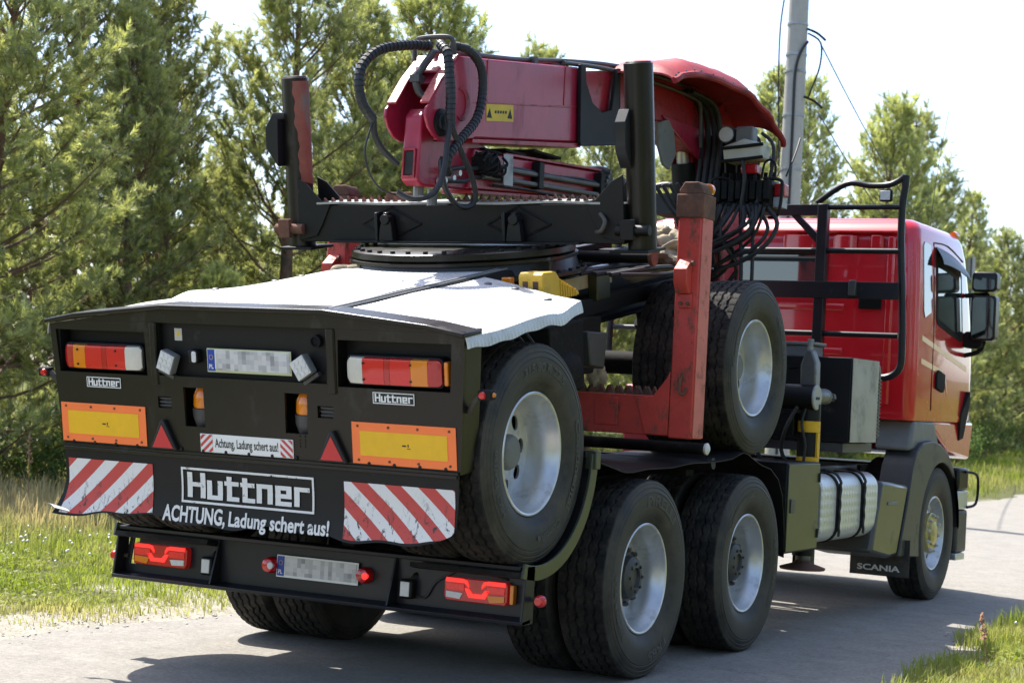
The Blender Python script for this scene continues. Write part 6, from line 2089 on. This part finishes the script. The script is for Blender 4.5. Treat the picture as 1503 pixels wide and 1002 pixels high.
# ------------------------------------------------------------------ utility poles and cable
def pole(x, y, h, r, label):
    t_ = thing('utility_pole', label, 'pole', (x, y, ground_z(x, y)), 'concrete utility poles')
    n = 8
    obj('shaft', MB().tube([(0, 0, -.2), (0, 0, h)], lambda t: r*(1.12-.30*t), 12, 1), 'concrete', t_)
    for z in (3.5, 4.9, 5.7, 6.35, 6.6, 7.05):
        if z > h: continue
        rr = r*(1.12-.30*z/h)+.004
        obj('strap', MB().lathe([(rr, z-.018), (rr+.006, z-.016), (rr+.006, z+.016), (rr, z+.018)], (0, 0, 0), 'z', 16), 'galv', t_)
    a = -.9
    pt = lambda an, z, e=.012: ((r*(1.12-.30*z/h)+e)*math.cos(an), (r*(1.12-.30*z/h)+e)*math.sin(an), z)
    obj('cable_riser', MB().tube([pt(-1.25, z) for z in linsp(.2, min(h, 6.3), 10)]+([pt(-.9, 6.6, .03), pt(-.3, 6.78, .05)] if h > 7 else []), .022, 8), 'hose', t_)
    if h > 7:
        obj('cable_riser', MB().tube([pt(-2.6, 4.95, .02), pt(-2.6, 5.6, .06), pt(-2.6, 6.3, .10), pt(-2.6, 7.0, .11), pt(-2.5, 7.5, .07)], .012, 8), 'hose', t_)
        obj('jumper_cable', MB().tube([pt(-.3, 6.9, .05), (r+.22, -.05, 6.75), (r+.22, -.05, 6.4), (r+.10, -.05, 6.05), (r+.05, 0, 5.95)], .014, 8), 'hose', t_)
        for z in (6.98, 5.98):
            obj('anchor_clamp', MB().tube([(r*.9, 0, z), (r+.12, .05, z-.06), (r+.2, .2, z-.14)], .018, 8), 'black_satin', t_)
    return t_
PX, PY = -4.2, 16.5
pole(PX, PY, 9.0, .165, 'grey concrete utility pole behind the crane hood')
pole(-9.6, 47.0, 6.2, .15, 'second concrete pole half hidden among the pines behind the cab')
for (z0, z1, lb_) in ((6.95, 5.5, 'upper overhead cable running down from the concrete pole'), (5.95, 4.6, 'lower overhead cable running down from the concrete pole')):
    pts = []
    a, b_ = Vector((PX+.3, PY+.2, z0-.12)), Vector((-9.5, 46.9, z1))
    for t in linsp(0, 1, 14):
        p = a.lerp(b_, t); p.z -= .45*4*t*(1-t)
        pts.append(p)
    o = obj('overhead_cable', MB().tube(pts, .010, 6, 1), 'hose')
    tag(o, lb_, 'cable', 'overhead cables')

# pines on the other side of the road, behind the viewer
rp = random.Random(5)
for i in range(17):
    y = -30+i*4.2
    plant_pine(rp.choice((0, 1, 2, 3, 4)), 11.5+rp.uniform(-1, 3.0)+(.8 if y < 0 else 0), y+rp.uniform(-1, 1), rp.uniform(0, 6.28), rp.uniform(.9, 1.15),
               'pine across the road from the wood, on the right side', 'pines on the right side of the road')
# ------------------------------------------------------------------ pieces that can be told apart become objects of their own
def islands(me):
    n = len(me.vertices); par = list(range(n))
    def find(a):
        while par[a] != a:
            par[a] = par[par[a]]; a = par[a]
        return a
    for e in me.edges:
        a, b_ = find(e.vertices[0]), find(e.vertices[1])
        if a != b_: par[a] = b_
    out = {}
    for p in me.polygons:
        out.setdefault(find(p.vertices[0]), []).append(p.index)
    return list(out.values())
def split(o, newname=None):
    me = o.data; groups = islands(me)
    if len(groups) < 2: return
    bev = o.modifiers[0] if o.modifiers else None
    meshes = []
    for g in groups:
        vs = sorted({v for p in g for v in me.polygons[p].vertices}); ix = {v: i for i, v in enumerate(vs)}
        m2 = bpy.data.meshes.new(newname or o.name.split('.')[0])
        m2.from_pydata([me.vertices[v].co for v in vs], [], [[ix[v] for v in me.polygons[p].vertices] for p in g])
        for mm in me.materials: m2.materials.append(mm)
        m2.polygons.foreach_set('use_smooth', [me.polygons[p].use_smooth for p in g])
        m2.set_sharp_from_angle(angle=R(35)); meshes.append(m2)
    o.data = meshes[0]
    nm = newname or o.name.split('.')[0]
    if newname: o.name = nm
    for m2 in meshes[1:]:
        c_ = bpy.data.objects.new(nm, m2); C.objects.link(c_); c_.parent = o.parent
        c_.location = o.location; c_.rotation_euler = o.rotation_euler
        if bev:
            b2 = c_.modifiers.new('bevel', 'BEVEL'); b2.width = bev.width; b2.segments = bev.segments; b2.limit_method = 'ANGLE'; b2.angle_limit = bev.angle_limit
RENAME = {'air_hose': 0, 'boom_rib': 0, 'cab_guard': 0, 'column_cheek': 0, 'column_hose': 0, 'corner_brace': 0, 'corner_gusset': 0, 'front_grille': 'grille_slat',
          'gusset_plate': 0, 'hand_rail': 0, 'hem': 0, 'hinge': 0, 'hose': 0, 'guard_bar': 0, 'guard_loop': 0, 'hydraulic_pipe': 0, 'jib_flange': 0, 'jib_rod': 0,
          'lamp_cable': 0, 'leaf': 0, 'lever': 0, 'mudguard_stay': 0, 'panel_return': 0, 'recess_box': 0, 'rod_clamp': 0, 'rope_end': 0, 'side_rail': 0, 'wear_pad': 0,
          'bolster_foot': 0, 'tooth_strip': 'tooth', 'bolt': 0, 'coupling': 0, 'grip_rib': 0, 'slot': 0, 'port': 0, 'screw': 0}
for o in list(bpy.data.objects):
    nm = o.name.split('.')[0]
    if o.type == 'MESH' and nm in RENAME:
        split(o, RENAME[nm] or None)
    elif nm in ('spiral_guard', 'grip_ribs', 'rivet', 'seed_head', 'stems', 'star_ring', 'lettering', 'plate_face', 'eyelet', 'label_print', 'approval_print', 'spool_section'):
        o['kind'] = 'stuff'
